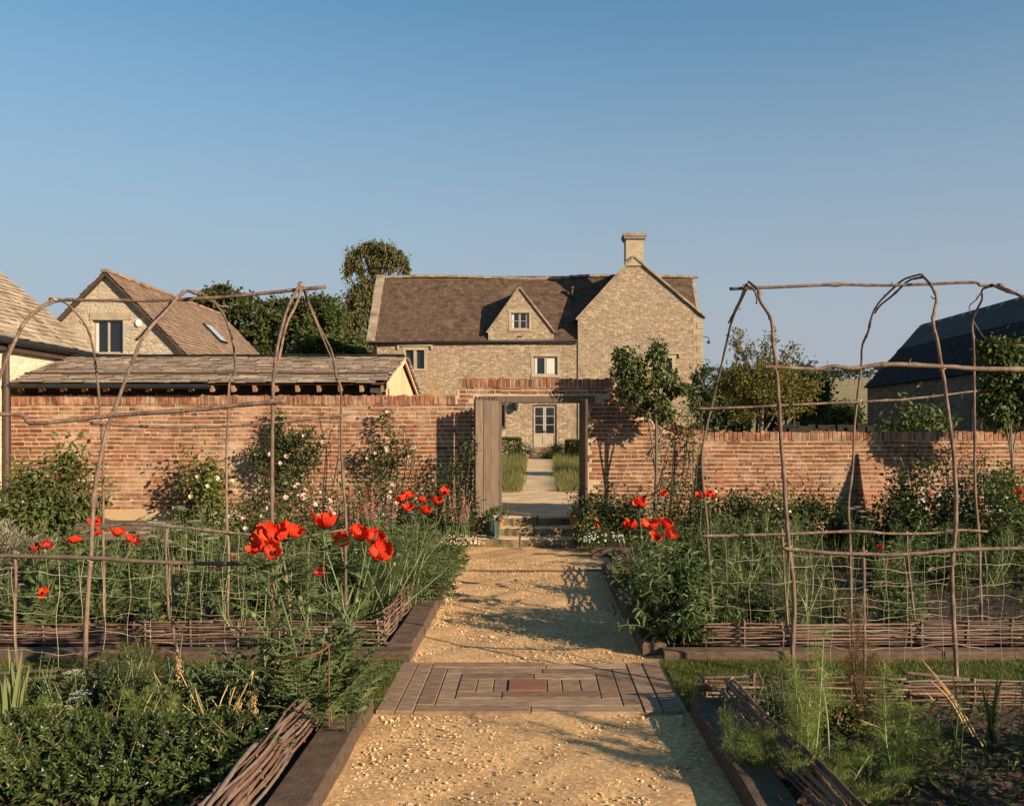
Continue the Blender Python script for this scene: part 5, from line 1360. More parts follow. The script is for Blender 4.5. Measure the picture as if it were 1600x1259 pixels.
def blades(name, label, cat, base, n, L, w, mat, lean=.3, droop=.5, spread=.05, group=None, fan=None):
    base = np.array(base, float); t = thing(name, label, cat, tuple(base), group); mb = MB()
    for k in range(n):
        az = rng.uniform(0, 6.28) if fan is None else fan+(0 if rng.random() < .5 else math.pi)+rng.normal(0, .3)
        P = arc(base+np.array([rng.normal(0, spread), rng.normal(0, spread*.6), 0]), az, rng.uniform(0, lean), L*rng.uniform(.6, 1.1), rng.uniform(0, droop), 7)
        s = np.array([-math.sin(az), math.cos(az), 0]); s = s*.75+np.array([.6, 0, 0])*rng.choice([-1, 1]); s /= np.linalg.norm(s)
        ww = w*np.array([.7, 1, 1, .95, .8, .5, .03])/2*rng.uniform(.8, 1.1)
        mid = P+np.array([0, -.004, 0])*0
        V = np.concatenate([P-s*ww[:, None], P+np.cross(s, [0, 0, 1])*ww[:, None]*.25, P+s*ww[:, None]])
        mb.add(V, [[j, j+1, 7+j+1, 7+j] for j in range(6)]+[[7+j, 7+j+1, 14+j+1, 14+j] for j in range(6)])
    mb.build('blades', M[mat], t); return t

def tree(name, label, cat, base, trunk_top, blobs, nleaf, sl, mat, sw=None, tr=.22, group=None, sub=22, sig=.24, shell=.5, T=LEAF4, droop=.1, bark='bark', limbs=True, sigz=1.0):
    """tapered trunk and limbs; crown of leaves in clumps; blobs = [(centre, radii, weight)]"""
    base = np.array(base, float); top = np.array(trunk_top, float)
    t = thing(name, label, cat, tuple(base), group); wd, lf = MB(), MB()
    mid = (base+top)/2+np.array([rng.normal(0, tr*.6), rng.normal(0, tr*.5), 0]); P = smooth_path([base, mid, top], 6)
    tube(wd, P, np.linspace(tr, tr*.45, len(P)), 9)
    W = sum(b[2] for b in blobs)
    for c, r, w in blobs:
        c = np.array(c, float); S = leaf_cloud(lf, c, r, int(nleaf*w/W), sl, sw or sl*.55, T, sub, sig, shell=shell, droop=droop, sigz=sigz)
        if limbs:
            k0 = P[int(rng.uniform(.45, .98)*(len(P)-1))]
            B = smooth_path([k0, (k0+c)/2+np.array([0, 0, np.linalg.norm(c-k0)*.12]), c], 5); tube(wd, B, np.linspace(tr*.42, tr*.16, len(B)), 6)
            for s in S[:min(len(S), 10)]:
                q = B[int(rng.uniform(.4, 1)*(len(B)-1))]; tube(wd, smooth_path([q, (q+s)/2+rng.normal(0, .06, 3)*np.array(r), s], 4), np.linspace(tr*.13, tr*.04, 9), 5)
    wd.build('trunk', M[bark], t, smooth=True); lf.build('crown', M[mat], t)
    return t
def copies(src, spots, label=None):
    """further plants of one kind: the thing and each of its parts"""
    out = []
    for (x, y, z, s, rz) in spots:
        o = src.copy(); C.objects.link(o); o.location = (x, y, z); o.scale = (s, s, s*rng.uniform(.9, 1.1)); o.rotation_euler = (0, 0, rz)
        if label: o['label'] = label
        for ch in list(src.children):
            c = ch.copy(); C.objects.link(c); c.parent = o
        out.append(o)
    return out
# ---------------------------------------------------------------- trees and hedges behind
def P_(px, py, Y): return tuple(at(px, py, Y))
def S_(px, Y): return px*Y/F                      # pixel length to metres at distance Y
def blob(px, py, Y, rx, ry, w=1., dy=None):
    return (P_(px, py, Y), (S_(rx, Y), dy or S_(rx, Y)*.9, S_(ry, Y)), w)
tree('weeping_birch', 'tall pale green birch rising behind the left end of the farmhouse roof', 'tree', (X(570, 58), 58, .6), P_(585, 430, 58),
     [blob(px, py, 58, rx, ry, w) for px, py, rx, ry, w in ((546, 410, 7, 13, .35), (541, 424, 5, 13, .2), (553, 398, 10, 9, .5), (566, 389, 11, 8, .55), (582, 386, 11, 7, .5), (598, 390, 11, 8, .55), (612, 396, 11, 8, .55), (623, 404, 8, 9, .45), (632, 414, 6, 12, .3), (634, 427, 4, 8, .15),
      (577, 402, 10, 10, .5), (596, 407, 11, 11, .5), (612, 414, 8, 10, .35), (562, 415, 8, 14, .4), (584, 424, 9, 12, .4), (571, 440, 10, 14, .55), (556, 452, 9, 14, .5), (590, 440, 8, 12, .3),
      (548, 474, 12, 14, .7), (570, 470, 14, 14, .8), (538, 496, 14, 14, .8), (560, 500, 16, 16, .9), (548, 528, 26, 20, 1.2), (575, 535, 20, 24, 1.0))], 13000, .23, 'lf_birch', .11, tr=.26, droop=1.4, sig=.38, shell=.2, sub=6, sigz=1.3)
tree('broadleaf_tree', 'dark round tree directly behind the gabled cottage roof', 'tree', (X(350, 56), 56, .6), P_(355, 490, 56),
     [blob(345, 480, 56, 38, 30, 1.2), blob(385, 505, 56, 46, 34, 1.2), blob(320, 500, 56, 28, 25, .7), blob(380, 550, 56, 60, 36, 1.0)], 19000, .28, 'lf_tree', .17, tr=.35, sub=40, sig=.15, shell=.55)
tree('broadleaf_tree', 'dark tree between the cottage roof and the birch, with a thin reddish top', 'tree', (X(455, 60), 60, .6), P_(455, 500, 60),
     [blob(440, 495, 60, 38, 30, 1.), blob(478, 500, 60, 30, 32, 1.), blob(455, 545, 60, 60, 36, 1.2)], 16000, .28, 'lf_tree', .17, tr=.35, sub=40, sig=.15, shell=.5)
tree('broadleaf_tree', 'mid green tree just left of the farmhouse gable, below the birch', 'tree', (X(515, 54), 54, .6), P_(515, 530, 54),
     [blob(510, 500, 54, 26, 34, 1.), blob(540, 545, 54, 34, 34, 1.), blob(500, 550, 54, 40, 30, 1.), blob(560, 570, 54, 22, 24, .6)], 14000, .25, 'lf_mid', .15, tr=.3, sub=36, sig=.15, shell=.5)
# right: yellowing tree, hedge and shrubs behind the low wall
tree('yellowing_tree', 'small spreading tree with yellowing leaves and bare upright top shoots', 'tree', (X(1190, 24), 24, .5), P_(1190, 610, 24),
     [blob(1160, 600, 24, 34, 24, 1.), blob(1205, 595, 24, 40, 28, 1.2), blob(1190, 630, 24, 60, 24, 1.2), blob(1245, 615, 24, 28, 22, .7),
      blob(1160, 548, 24, 12, 26, .10), blob(1185, 555, 24, 12, 24, .09), blob(1205, 540, 24, 9, 26, .06), blob(1235, 552, 24, 16, 14, .07), blob(1150, 530, 24, 10, 16, .05)], 9000, .11, 'lf_yellowing', .05, tr=.09, shell=.45)
ht = MB()
def hedge(label, px0, px1, pyt, pyb, Y, n, sl, mat, name='hedge', dy=1.0):
    t = thing(name, label, 'hedge', (X((px0+px1)/2, Y), Y, .5)); lf = MB()
    k = max(3, int((px1-px0)/22))
    for i in range(k):
        px = px0+(px1-px0)*(i+.5)/k; j = rng.uniform(-4, 4)
        leaf_cloud(lf, P_(px, (pyt+pyb)/2+j, Y), (S_((px1-px0)/k*.62, Y), dy, S_((pyb-pyt)/2, Y)), n//k, sl, sl*.55, LEAF4, 14, .26, shell=.5)
    lf.build('foliage', M[mat], t)
    st = MB()
    for i in range(k*2):
        px = px0+(px1-px0)*(i+.5)/(2*k); tube(st, [P_(px, pyb+14, Y), P_(px+rng.uniform(-4, 4), (pyt+pyb)/2, Y)], [.06, .02], 5)
    st.build('stems', M['bark'], t); return t
hedge('dark green hedge beyond the yellowing tree, right of the farmhouse', 1085, 1290, 578, 668, 36, 14000, .16, 'lf_dark')
hedge('thin dark hedge line along the top of the brown field', 1040, 1375, 574, 590, 165, 5000, .55, 'lf_tree', dy=1.5)
hedge('bushy green hedge at the foot of the brown field beside the dark barn', 1262, 1345, 630, 672, 44, 8000, .2, 'lf_mid')
shrub('garden_shrub', 'clipped dark round bush under the yellowing tree', 'shrub', (X(1168, 19.5), 19.5, .45), (.30, .3, .42), 2500, .06, .035, 'lf_dark')
shrub('garden_shrub', 'leafy light green shrub showing over the wall in front of the dark barn', 'shrub', (X(1430, 18), 18, .45), (.75, .5, .95), 2600, .15, .07, 'lf_mid', sub=20)
shrub('garden_shrub', 'purple flowering shrub beside the dark barn wall', 'shrub', (X(1450, 21), 21, .45), (.5, .4, .8), 2500, .08, .035, 'lf_mid', flowers=[('mauve_petal', 40, .08, 7)])
shrub('rose_bush', 'pale rose bush with white blooms just over the low brick wall', 'rose bush', (X(1140, 16.6), 16.6, .42), (.45, .35, .75), 1200, .05, .025, 'lf_dark', flowers=[('pink_petal', 22, .075, 11)])
shrub('rose_bush', 'rose bush with pink heads showing over the wall before the dry stone wall', 'rose bush', (X(1380, 16.4), 16.4, .42), (.45, .3, .72), 1000, .05, .025, 'lf_dark', flowers=[('pink_petal', 20, .07, 11)])
# ---------------------------------------------------------------- house front garden
def yew(label, px, Y, w, h, d):
    t = thing('clipped_yew', label, 'topiary', (X(px, Y), Y, .5), 'clipped bushes at the house'); lf = MB(); n = 5000
    q = rng.uniform(-1, 1, (n, 3)); a = rng.integers(0, 3, n); q[np.arange(n), a] = np.sign(q[np.arange(n), a])*rng.uniform(.86, 1.04, n)
    q *= (1-.10*(np.abs(q)**4).sum(1, keepdims=True)/3)
    p = np.array([X(px, Y), Y, .5+h/2])+q*np.array([w/2, d/2, h/2])
    scatter(lf, LEAF4, p, unit(q+randdir(n)*.9), unit(q+randdir(n)*.5), .10, .05); lf.build('foliage', M['lf_mid'], t)
    st = MB(); tube(st, [(X(px, Y), Y, .45), (X(px, Y), Y, .5+h*.7)], [.07, .04], 7); st.build('stems', M['bark'], t)
yew('clipped square bush left of the french doors', 796, 41.5, 1.05, 1.1, .9)
yew('clipped square bush right of the french doors', 897, 42.0, .75, 1.0, .8)
shrub('garden_shrub', 'grey green lavender mound right of the house door', 'shrub', (X(872, 41), 41, .5), (.62, .5, .38), 3500, .10, .02, 'lf_mid', T=LEAF4)
shrub('rose_bush', 'small white flowered bush left of the house door', 'rose bush', (X(818, 41.5), 41.5, .5), (.4, .35, .42), 1500, .07, .03, 'lf_mid', flowers=[('white_petal', 26, .09, 7)])
pot('terracotta pot by the house door step', X(823, 41), 41, .62, .16, .26)
lg = MB()
def grass_patch(mb, n, xf, y0, y1, zf, L, w, bend=.5):
    y = rng.uniform(y0, y1, n); x = np.array([rng.uniform(*xf(v)) for v in y])+rng.normal(0, .05, n); z = np.array([zf(v) for v in y])
    d = unit(np.stack([rng.normal(0, .35, n), rng.normal(0, .35, n), np.ones(n)], 1)); a = rng.uniform(0, 6.28, n)
    scatter(mb, BLADE, np.stack([x, y, z], 1), d, np.stack([np.cos(a), np.sin(a), .1+0*a], 1), L*rng.uniform(.45, 1.1, n)*(.8+.25*np.sin(x*3.1+y*1.3)+.15*np.sin(y*2.7)), w)
grass_patch(lg, 26000, lambda y: (max(-6, X(560, y)), pedge(y)[0]+.02), 20.6, 42, inz, .42, .010)
tag(lg.build('long_grass', M['long_grass']), 'long seeding grass left of the garden path beyond the gate', 'grass', kind='stuff')
lg = MB(); grass_patch(lg, 26000, lambda y: (pedge(y)[1]-.02, min(6, X(1080, y))), 20.6, 42, inz, .42, .010)
tag(lg.build('long_grass', M['long_grass']), 'long seeding grass right of the garden path beyond the gate', 'grass', kind='stuff')
# mown grass cross walks
M['turf'] = m_noise('turf soil', [(.04,.055,.018),(.07,.09,.028)], 12, .95, bscale=60)
for sgn, nme in ((-1, 'left'), (1, 'right')):
    mb = MB(); a, b_ = sorted((sgn*1.02, sgn*7)); mb.add([[a, 5.9, .012], [b_, 5.9, .012], [b_, 7.22, .012], [a, 7.22, .012]], [[0, 1, 2, 3]])
    tag(mb.build('grass_walk', M['turf']), 'mown grass cross walk on the %s of the board walk' % nme, kind='structure')
    mb = MB(); n = 52000; y = rng.uniform(5.9, 7.2, n); x = sgn*(1.03+4.6*rng.random(n)**1.35)
    d = unit(np.stack([rng.normal(0, .4, n), rng.normal(0, .4, n), np.ones(n)], 1)); a = rng.uniform(0, 6.28, n)
    scatter(mb, BLADE, np.stack([x, y, .01+0*x], 1), d, np.stack([np.cos(a), np.sin(a), .1+0*a], 1), .042*rng.uniform(.5, 1.2, n), .0045)
    tag(mb.build('mown_grass', M['grass']), 'short mown grass on the %s of the board walk' % nme, 'grass', kind='stuff')

# ---------------------------------------------------------------- wall trees
def young_tree(label, px, py_base, Y, blobs, n, name='pear_tree', trunk_to=None, mat='lf_pear', sl=.085, sub=16):
    return tree(name, label, 'tree', (X(px, Y), Y, .1), P_(*trunk_to, Y), [blob(*b[:2], Y, *b[2:4], b[4], dy=.22) for b in blobs], n, sl, mat, sl*.5, tr=.032, sub=sub, sig=.26, T=LEAF, droop=.7, shell=.35)
young_tree('young pear tree with a slim trunk standing against the wall right of the gate', 1022, 850, 14.6,
    [(985, 575, 24, 26, 1.), (1000, 605, 30, 28, 1.2), (1028, 560, 14, 30, .7), (1030, 640, 26, 24, 1.), (1058, 602, 16, 14, .45), (972, 555, 10, 12, .25), (1040, 590, 14, 20, .4)], 2900, trunk_to=(1024, 590), sub=14, sl=.085)
young_tree('leafy fruit tree at the right edge, its round crown above the low wall', 1582, 800, 14.2,
    [(1565, 560, 34, 26, 1.), (1590, 600, 40, 34, 1.3), (1560, 620, 30, 28, 1.), (1620, 570, 40, 40, 1.2), (1580, 650, 40, 22, .8), (1545, 545, 14, 14, .3)], 8000, trunk_to=(1578, 640), sub=20, sl=.085)
# ---------------------------------------------------------------- far left bed, against the wall
def xb(px, Y): return X(px, Y)
shrub('peony_bush', 'broad dark leafy bush at the foot of the downpipe by the left wall', 'shrub', (xb(45, 13.6), 13.6, .1), (.55, .5, .58), 1900, .11, .045, 'lf_mid', flowers=[('cream_petal', 8, .05, 9)], droop=.4)
shrub('peony_bush', 'taller dark leafy bush under the bare brick left of the trough', 'shrub', (xb(108, 13.8), 13.8, .1), (.5, .45, .66), 2000, .11, .045, 'lf_mid', flowers=[('petal_deep', 2, .06, 9)], droop=.4)
shrub('cotton_lavender', 'silver grey lavender mound at the left edge', 'shrub', (xb(8, 10.0), 10.0, .1), (.36, .35, .34), 5200, .085, .006, 'lf_grey', T=LEAF4, up=.1, sub=26, droop=-.8)
shrub('climbing_rose', 'yellow green climber with a few cream flowers on the left wall', 'climber', (xb(325, 14.75), 14.75, .1), (.42, .28, .68), 1600, .075, .05, 'lf_light', flowers=[('cream_petal', 6, .085, 9)])
herb('herb_clump', 'loose light green herb below the yellow green climber', 'plant', (xb(330, 14.2), 14.2, .1), .75, .16, 26, 20, .05, .02, 'lf_mid')
def climber(label, px, Y, canes, nl, sl, mat, fl=None, name='climbing_rose', group=None, zb=.1):
    """canes trained up the wall: each a list of pixel points"""
    t = thing(name, label, 'climber', (xb(px, Y), Y, zb), group); st, lf, fm = MB(), MB(), MB()
    for cn in canes:
        P = smooth_path([(xb(px, Y), Y, zb)]+[P_(a, b, Y+.1+rng.uniform(-.05, .12)) for a, b in cn], 8)
        tube(st, P, np.linspace(.008, .003, len(P)), 5)
        n = int(nl*len(cn)*rng.uniform(.8, 1.2)); tt = .15+.85*rng.random(n)**.8; p, d = along(P, tt)
        q = p+rng.normal(0, 1, (n, 3))*np.array([.075, .05, .075]); scatter(lf, LEAF, q, randdir(n)+np.array([0, -.3, -.2]), rot_up(n, .5, .7)+np.array([0, -.5, 0]), sl*rng.uniform(.6, 1.2, n), sl*.5)
        if fl:
            m_ = max(1, int(fl[1])); p, d = along(P, .35+.65*rng.random(m_))
            for pp in p: fm = MB(); rosette(fm, pp+rng.normal(0, .05, 3)+np.array([0, -.08, 0]), (rng.normal(0, .4), -1, .5), fl[2]*rng.uniform(.7, 1.2), 11); fm.build('bloom', M[fl[0]], t)
    st.build('canes', M['cane'], t, smooth=True); lf.build('foliage', M[mat], t)
    return t
climber('tall climbing rose with blush flowers between the second and third left hoops', 440, 14.85,
    [[(425, 770), (405, 720), (395, 705)], [(440, 750), (436, 700), (432, 668), (440, 650)], [(455, 750), (465, 700), (488, 672)], [(470, 760), (490, 720), (500, 690)], [(420, 750), (425, 715), (420, 690)], [(450, 740), (452, 700), (455, 675)]], 120, .07, 'lf_dark', ('pink_petal', 1.3, .075))
shrub('rose_bush', 'full rose bush covered with pale pink blooms behind the large poppies', 'rose bush', (xb(452, 13.6), 13.6, .1), (.72, .5, .52), 3600, .05, .03, 'lf_dark', flowers=[('pink_petal', 28, .08, 11)], sub=22)
shrub('rose_bush', 'white flowered rose bush left of the pale pink one', 'rose bush', (xb(395, 13.2), 13.2, .1), (.42, .4, .40), 1600, .05, .028, 'lf_dark', flowers=[('white_petal', 5, .07, 11)])
for k, (lab, px) in enumerate((('thin bare rose canes tied up the wall beside the third left hoop', 525), ('thin bare rose canes on the wall left of the gate shadow', 640))):
    climber(lab, px, 14.95, [[(px-8, 720), (px-10, 650+k*20), (px-14, 640+k*25)], [(px+4, 700), (px+6, 655+k*20)], [(px+14, 720), (px+18, 660+k*30)]], 9, .04, 'lf_dark')
climber('sparse climbing rose with cream clusters on the wall left of the gate shadow', 600, 14.85,
    [[(605, 740), (612, 700), (606, 665), (600, 645)], [(590, 745), (580, 715), (575, 700)], [(615, 740), (632, 715), (640, 700)], [(600, 745), (603, 715), (618, 690)]], 60, .065, 'lf_dark', ('pink_petal', 2, .065))
shrub('rose_bush', 'dark leafy rose bush at the wall left of the gate, with pink flowers', 'rose bush', (xb(600, 14.2), 14.2, .1), (.62, .45, .50), 3000, .05, .03, 'lf_dark', flowers=[('pink_petal', 8, .07, 11)], sub=20)
shrub('rose_bush', 'dark green bush in the gate shadow, up against the oak gate', 'shrub', (xb(705, 14.5), 14.5, .1), (.42, .35, .58), 2200, .06, .032, 'lf_dark', sub=18)
climber('tall loose climber reaching up beside the oak gate leaf', 722, 14.55, [[(730, 760), (735, 710), (738, 688)], [(715, 760), (722, 720), (728, 700)], [(708, 750), (705, 720)]], 34, .06, 'lf_mid')
for px, Y, lab in ((560, 13.0, 'tall dusky pink spires behind the third left hoop'), (722, 13.6, 'tall dusky pink spires left of the watering can'), (598, 12.6, 'dusky pink spires between the rose bushes and the red poppies')):
    herb('flower_spires', lab, 'plant', (xb(px, Y), Y, .1), .95, .12, 22, 9, .055, .016, 'lf_mid', flowers=('mauve_petal', 'spike', .03), lean=.2, droop=.15)
shrub('salvia_clump', 'red flowered salvia clump behind the dusky pink spires', 'plant', (xb(562, 13.7), 13.7, .1), (.3, .3, .48), 900, .05, .025, 'lf_mid', flowers=[('petal_deep', 22, .05, 6)])
M['daisy'] = M['pink_petal']
def mat_plant(label, c, r, n, fm, fn, fs, mat='lf_mid', name='daisy_mat', cat='daisies'): return shrub(name, label, cat, c, r, n, .03, .012, mat, flowers=[(fm, fn, fs, 7)], stems=8, sub=18, shell=.3)
mat_plant('low pink and white daisies spilling beside the lowest step on the left', (xb(712, 13.7), 13.7, .05), (.42, .35, .13), 2600, 'pink_petal', 130, .032)
mat_plant('low white daisies spilling beside the lowest step on the right', (xb(938, 13.9), 13.9, .05), (.36, .3, .14), 2200, 'white_petal', 60, .032)
mat_plant('low pink flowered cushion in the middle of the far left bed', (xb(560, 11.4), 11.4, .05), (.4, .3, .16), 1800, 'white_petal', 60, .03)
# green mass right of the far left bed, beside the path
for px, Y, h, lab in ((640, 10.6, .62, 'lush feathery clump beneath the far red poppies'), (700, 11.3, .36, 'leafy clump spilling towards the end of the left sleeper'), (655, 9.4, .42, 'green clump leaning on the left wattle beside the gravel'), (610, 9.7, .60, 'tall grey green clump behind the third left hoop')):
    herb('leafy_clump', lab, 'plant', (xb(px, Y), Y, .08), h*1.2, .15, 46, 24, .095, .026, 'lf_poppy', lean=.42, droop=.5)
for px, Y, lab in ((640, 9.0, 'pale feathery plant between the large poppies and the gravel'), (605, 8.4, 'pale feathery plant just behind the corner of the left wattle')):
    fennel(lab, (xb(px, Y), Y, .08), [(xb(px, Y)+rng.normal(0, .22), Y+rng.normal(0, .2), rng.uniform(.5, .95)) for _ in range(9)], 'lf_fennel_dark', n_t=10, R_=.06)

# ---------------------------------------------------------------- poppies
UP = (0, -.35, 1)
poppy('great clump of lobed leaves with large red poppies leaning over the near left bed', (X(470, 5.45), 5.45, .05),
    [(415, 838, 5.5, .085, (-.45, -.6, .7)), (432, 846, 5.4, .09, (.1, -.8, .5)), (408, 858, 5.35, .07, (-.5, -.8, -.1)), (452, 836, 5.5, .085, (.65, -.5, .55)), (425, 866, 5.3, .06, (.2, -.8, -.3)), (508, 824, 5.6, .085, (.1, -.3, 1))],
    nfr=95, L=.64, wid=.085, buds=3, nsf=13)
poppy('poppy plant at the board walk corner with flowers nodding to the right', (X(515, 5.65), 5.65, .05),
    [(565, 843, 5.7, .08, (-.3, -.6, .7)), (583, 848, 5.6, .078, (.5, -.7, .35)), (596, 872, 5.5, .085, (.05, -.9, .35)), (527, 850, 5.8, .065, (.9, -.5, .1))],
    nfr=46, L=.44, wid=.08, buds=3, nsf=8)
poppy('single dark red drooping poppy behind the clump at the board walk', (X(500, 6.2), 7.6, .08), [(500, 896, 7.6, .055, (0, -.9, -.2))], nfr=14, L=.3, wid=.07, buds=2, pet='petal_deep')
poppy('far poppies in a row of six by the wall, left of the gate', (X(658, 10.2), 10.2, .1),
    [(628, 783, 10.2, .085, (-.3, -.5, .8)), (638, 776, 10.4, .075, (.2, -.5, .8)), (637, 797, 10.0, .085, (0, -.8, .6)), (664, 802, 9.9, .085, (.2, -.7, .6)), (658, 784, 10.4, .065, (-.2, -.3, 1)), (683, 787, 10.2, .08, (.2, -.6, .7)), (695, 771, 10.5, .075, (0, -.9, .3))], nfr=46, L=.5, wid=.10, buds=5)
poppy('red poppies at the first left hoop behind the dark rail', (X(160, 8.4), 8.4, .08),
    [(117, 847, 8.2, .075, (-.1, -.5, .8)), (148, 820, 8.8, .075, (0, -.7, .7)), (152, 834, 8.8, .06, (.2, -.7, .3)), (183, 836, 8.3, .08, (.1, -.5, .8)), (202, 845, 8.3, .055, (.4, -.6, .5)), (212, 848, 8.4, .045, (.6, -.6, .2))], nfr=44, L=.42, wid=.09, buds=4)
poppy('dark red poppy pair left of the first left hoop leg', (X(66, 8.3), 8.3, .08), [(58, 858, 8.3, .06, (-.4, -.8, .2)), (72, 856, 8.3, .065, (.5, -.8, .2))], nfr=26, L=.42, wid=.09, buds=2, pet='petal_deep')
poppy('lone bright poppy low down near the left edge', (X(72, 7.9), 7.9, .08), [(69, 928, 7.8, .055, (0, -.8, .5)), (66, 936, 7.75, .03, (-.3, -.8, .2))], nfr=34, L=.42, wid=.09, buds=2)
poppy('poppies by the right sleeper with four bright heads held in a bunch', (X(1030, 8.6), 8.6, .1),
    [(1018, 826, 8.6, .09, (-.5, -.6, .6)), (1040, 822, 8.6, .085, (.2, -.6, .8)), (1044, 838, 8.4, .09, (.6, -.8, .1)), (1026, 842, 8.4, .07, (-.2, -.9, -.2))], nfr=30, L=.45, wid=.09, buds=3)
poppy('pair of tall red poppies right of the stone steps', (X(995, 10.0), 10.0, .1), [(1000, 791, 10.0, .095, (0, -.5, .9)), (985, 825, 9.6, .085, (-.1, -.6, .8))], nfr=30, L=.42, wid=.09, buds=3)
poppy('small far poppy beside the pear tree trunk', (X(1036, 12.6), 12.6, .1), [(1036, 774, 12.6, .075, (.1, -.6, .7))], nfr=22, L=.42, wid=.09)
poppy('far poppies at the left hoop of the right hand tunnel', (X(1103, 12.0), 12.0, .1), [(1094, 777, 12.0, .065, (-.5, -.6, .4)), (1106, 775, 12.0, .075, (.2, -.7, .6)), (1114, 778, 12.0, .055, (.7, -.5, .3))], nfr=22, L=.42, wid=.09)
poppy('red poppy head at the far right edge above the dark bush', (X(1594, 12.4), 12.4, .1), [(1590, 772, 12.4, .085, (-.3, -.8, .4)), (1598, 785, 12.3, .07, (.3, -.8, .3))], nfr=20, L=.42, wid=.09)
poppy('low scattered poppies in the middle of the far left bed', (X(370, 9.4), 9.4, .08), [(335, 888, 9.3, .05, (-.2, -.7, .6)), (371, 907, 9.2, .045, (.2, -.8, .5)), (365, 872, 9.8, .05, (.4, -.6, .6)), (410, 897, 9.4, .05, (.3, -.7, .3)), (306, 946, 8.4, .022, (0, -.5, .8))], nfr=36, L=.3, wid=.075, buds=4)
poppy('small dusky red poppies behind the netting of the right tunnel', (X(1395, 10.2), 10.2, .1), [(1375, 857, 10.6, .05, (0, -.7, .6)), (1392, 882, 10.1, .045, (-.3, -.7, .6)), (1404, 890, 10, .05, (.3, -.7, .5)), (1382, 893, 10, .04, (0, -.8, .4)), (1327, 900, 10, .045, (.2, -.6, .6)), (1404, 897, 9.9, .04, (.2, -.8, .3))], nfr=26, L=.3, wid=.08, pet='petal_deep')

# ---------------------------------------------------------------- mixed planting of the far beds
def fill(src_spots, x0, x1, y0, y1, n, avoid):
    out = []; tries = 0
    while len(out) < n and tries < 4000:
        tries += 1; x, y = rng.uniform(x0, x1), rng.uniform(y0, y1)
        if any((x-a)**2+(y-b)**2 < c*c for a, b, c in avoid) or any((x-a)**2+(y-b)**2 < .20 for a, b in out): continue
        out.append((x, y))
    return out
kinds = {
 'leafy_perennial': lambda lab, b, g: herb('leafy_perennial', lab, 'plant', b, .50, .12, 26, 18, .10, .05, 'lf_mid', group=g, lean=.5, droop=.5),
 'grey_leaved_perennial': lambda lab, b, g: herb('grey_leaved_perennial', lab, 'plant', b, .62, .11, 22, 15, .115, .036, 'lf_poppy', group=g, lean=.35, droop=.35),
 'feathery_annual': lambda lab, b, g: fennel(lab, b, [(b[0]+rng.normal(0, .14), b[1]+rng.normal(0, .14), b[2]+rng.uniform(.3, .6)) for _ in range(7)], 'lf_fennel_dark', n_t=8, R_=.055, dens=80, group=g, name='feathery_annual', cat='plant', w=.0022),
 'white_umbel_plant': lambda lab, b, g: herb('white_umbel_plant', lab, 'plant', b, .70, .09, 7, 12, .06, .02, 'lf_mid', group=g, lean=.25, droop=.15, flowers=('white_petal', 'umbel', .055)),
 'strap_leaved_plant': lambda lab, b, g: blades('strap_leaved_plant', lab, 'plant', b, 34, .42, .016, 'lf_iris', .4, .7, .07, g),
 'onion_row': lambda lab, b, g: blades('grassy_herb', lab, 'plant', b, 60, .36, .007, 'lf_mid', .35, .5, .09, g)}
def plant_bed(side, x0, x1, y0, y1, counts, avoid):
    spots = fill(None, x0, x1, y0, y1, sum(counts.values()), avoid); rng.shuffle(spots); i = 0
    words = {'leafy_perennial': 'bushy green leafy plant among the mixed planting of the far %s bed', 'grey_leaved_perennial': 'upright grey green plant among the mixed planting of the far %s bed',
             'feathery_annual': 'fine feathery green plant among the mixed planting of the far %s bed', 'white_umbel_plant': 'plant with flat white flower heads in the far %s bed',
             'strap_leaved_plant': 'clump of pale strap shaped leaves in the far %s bed', 'onion_row': 'tuft of thin grassy leaves in the far %s bed'}
    gr = {'leafy_perennial': 'green leafy plants of the far %s bed', 'grey_leaved_perennial': 'grey green plants of the far %s bed', 'feathery_annual': 'feathery plants of the far %s bed',
          'white_umbel_plant': 'white headed plants of the far %s bed', 'strap_leaved_plant': 'strap leaved plants of the far %s bed', 'onion_row': 'grassy tufts of the far %s bed'}
    for k, n in counts.items():
        src = None
        for _ in range(n):
            if i >= len(spots): return
            x, y = spots[i]; i += 1
            if src is None: src = kinds[k](words[k] % side, (x, y, .08), gr[k] % side)
            else: copies(src, [(x, y, .08, rng.uniform(.75, 1.2), rng.uniform(0, 6.28))])
plant_bed('left', -6.4, -1.5, 7.75, 13.3, {'leafy_perennial': 22, 'grey_leaved_perennial': 20, 'feathery_annual': 9, 'white_umbel_plant': 7, 'strap_leaved_plant': 8, 'onion_row': 5}, [(X(190, 13), 13, .7)])
plant_bed('right', 1.5, 6.6, 7.8, 13.4, {'leafy_perennial': 15, 'grey_leaved_perennial': 10, 'feathery_annual': 9, 'white_umbel_plant': 5, 'strap_leaved_plant': 5, 'onion_row': 10}, [(X(1330, 9), 9, .55), (X(1500, 8.8), 8.8, .9)])
def ground_cover(label, x0, x1, y0, y1, n, hmax, mat):
    mb = MB(); x = rng.uniform(x0, x1, n); y = rng.uniform(y0, y1, n)
    dens = np.sin(x*2.3+1)*np.cos(y*2.9)+np.sin(x*5.1-y*3.3)*.5; k = dens+rng.normal(0, .5, n) > -.35; x, y = x[k], y[k]; n = len(x)
    z = .07+hmax*rng.random(n)**1.8
    scatter(mb, LEAF4, np.stack([x, y, z], 1), randdir(n)*np.array([1, 1, .5])+np.array([0, 0, .3]), rot_up(n, 1, .5), rng.uniform(.03, .08, n), rng.uniform(.014, .034, n))
    tag(mb.build('ground_cover', M[mat]), label, 'ground cover', kind='stuff')
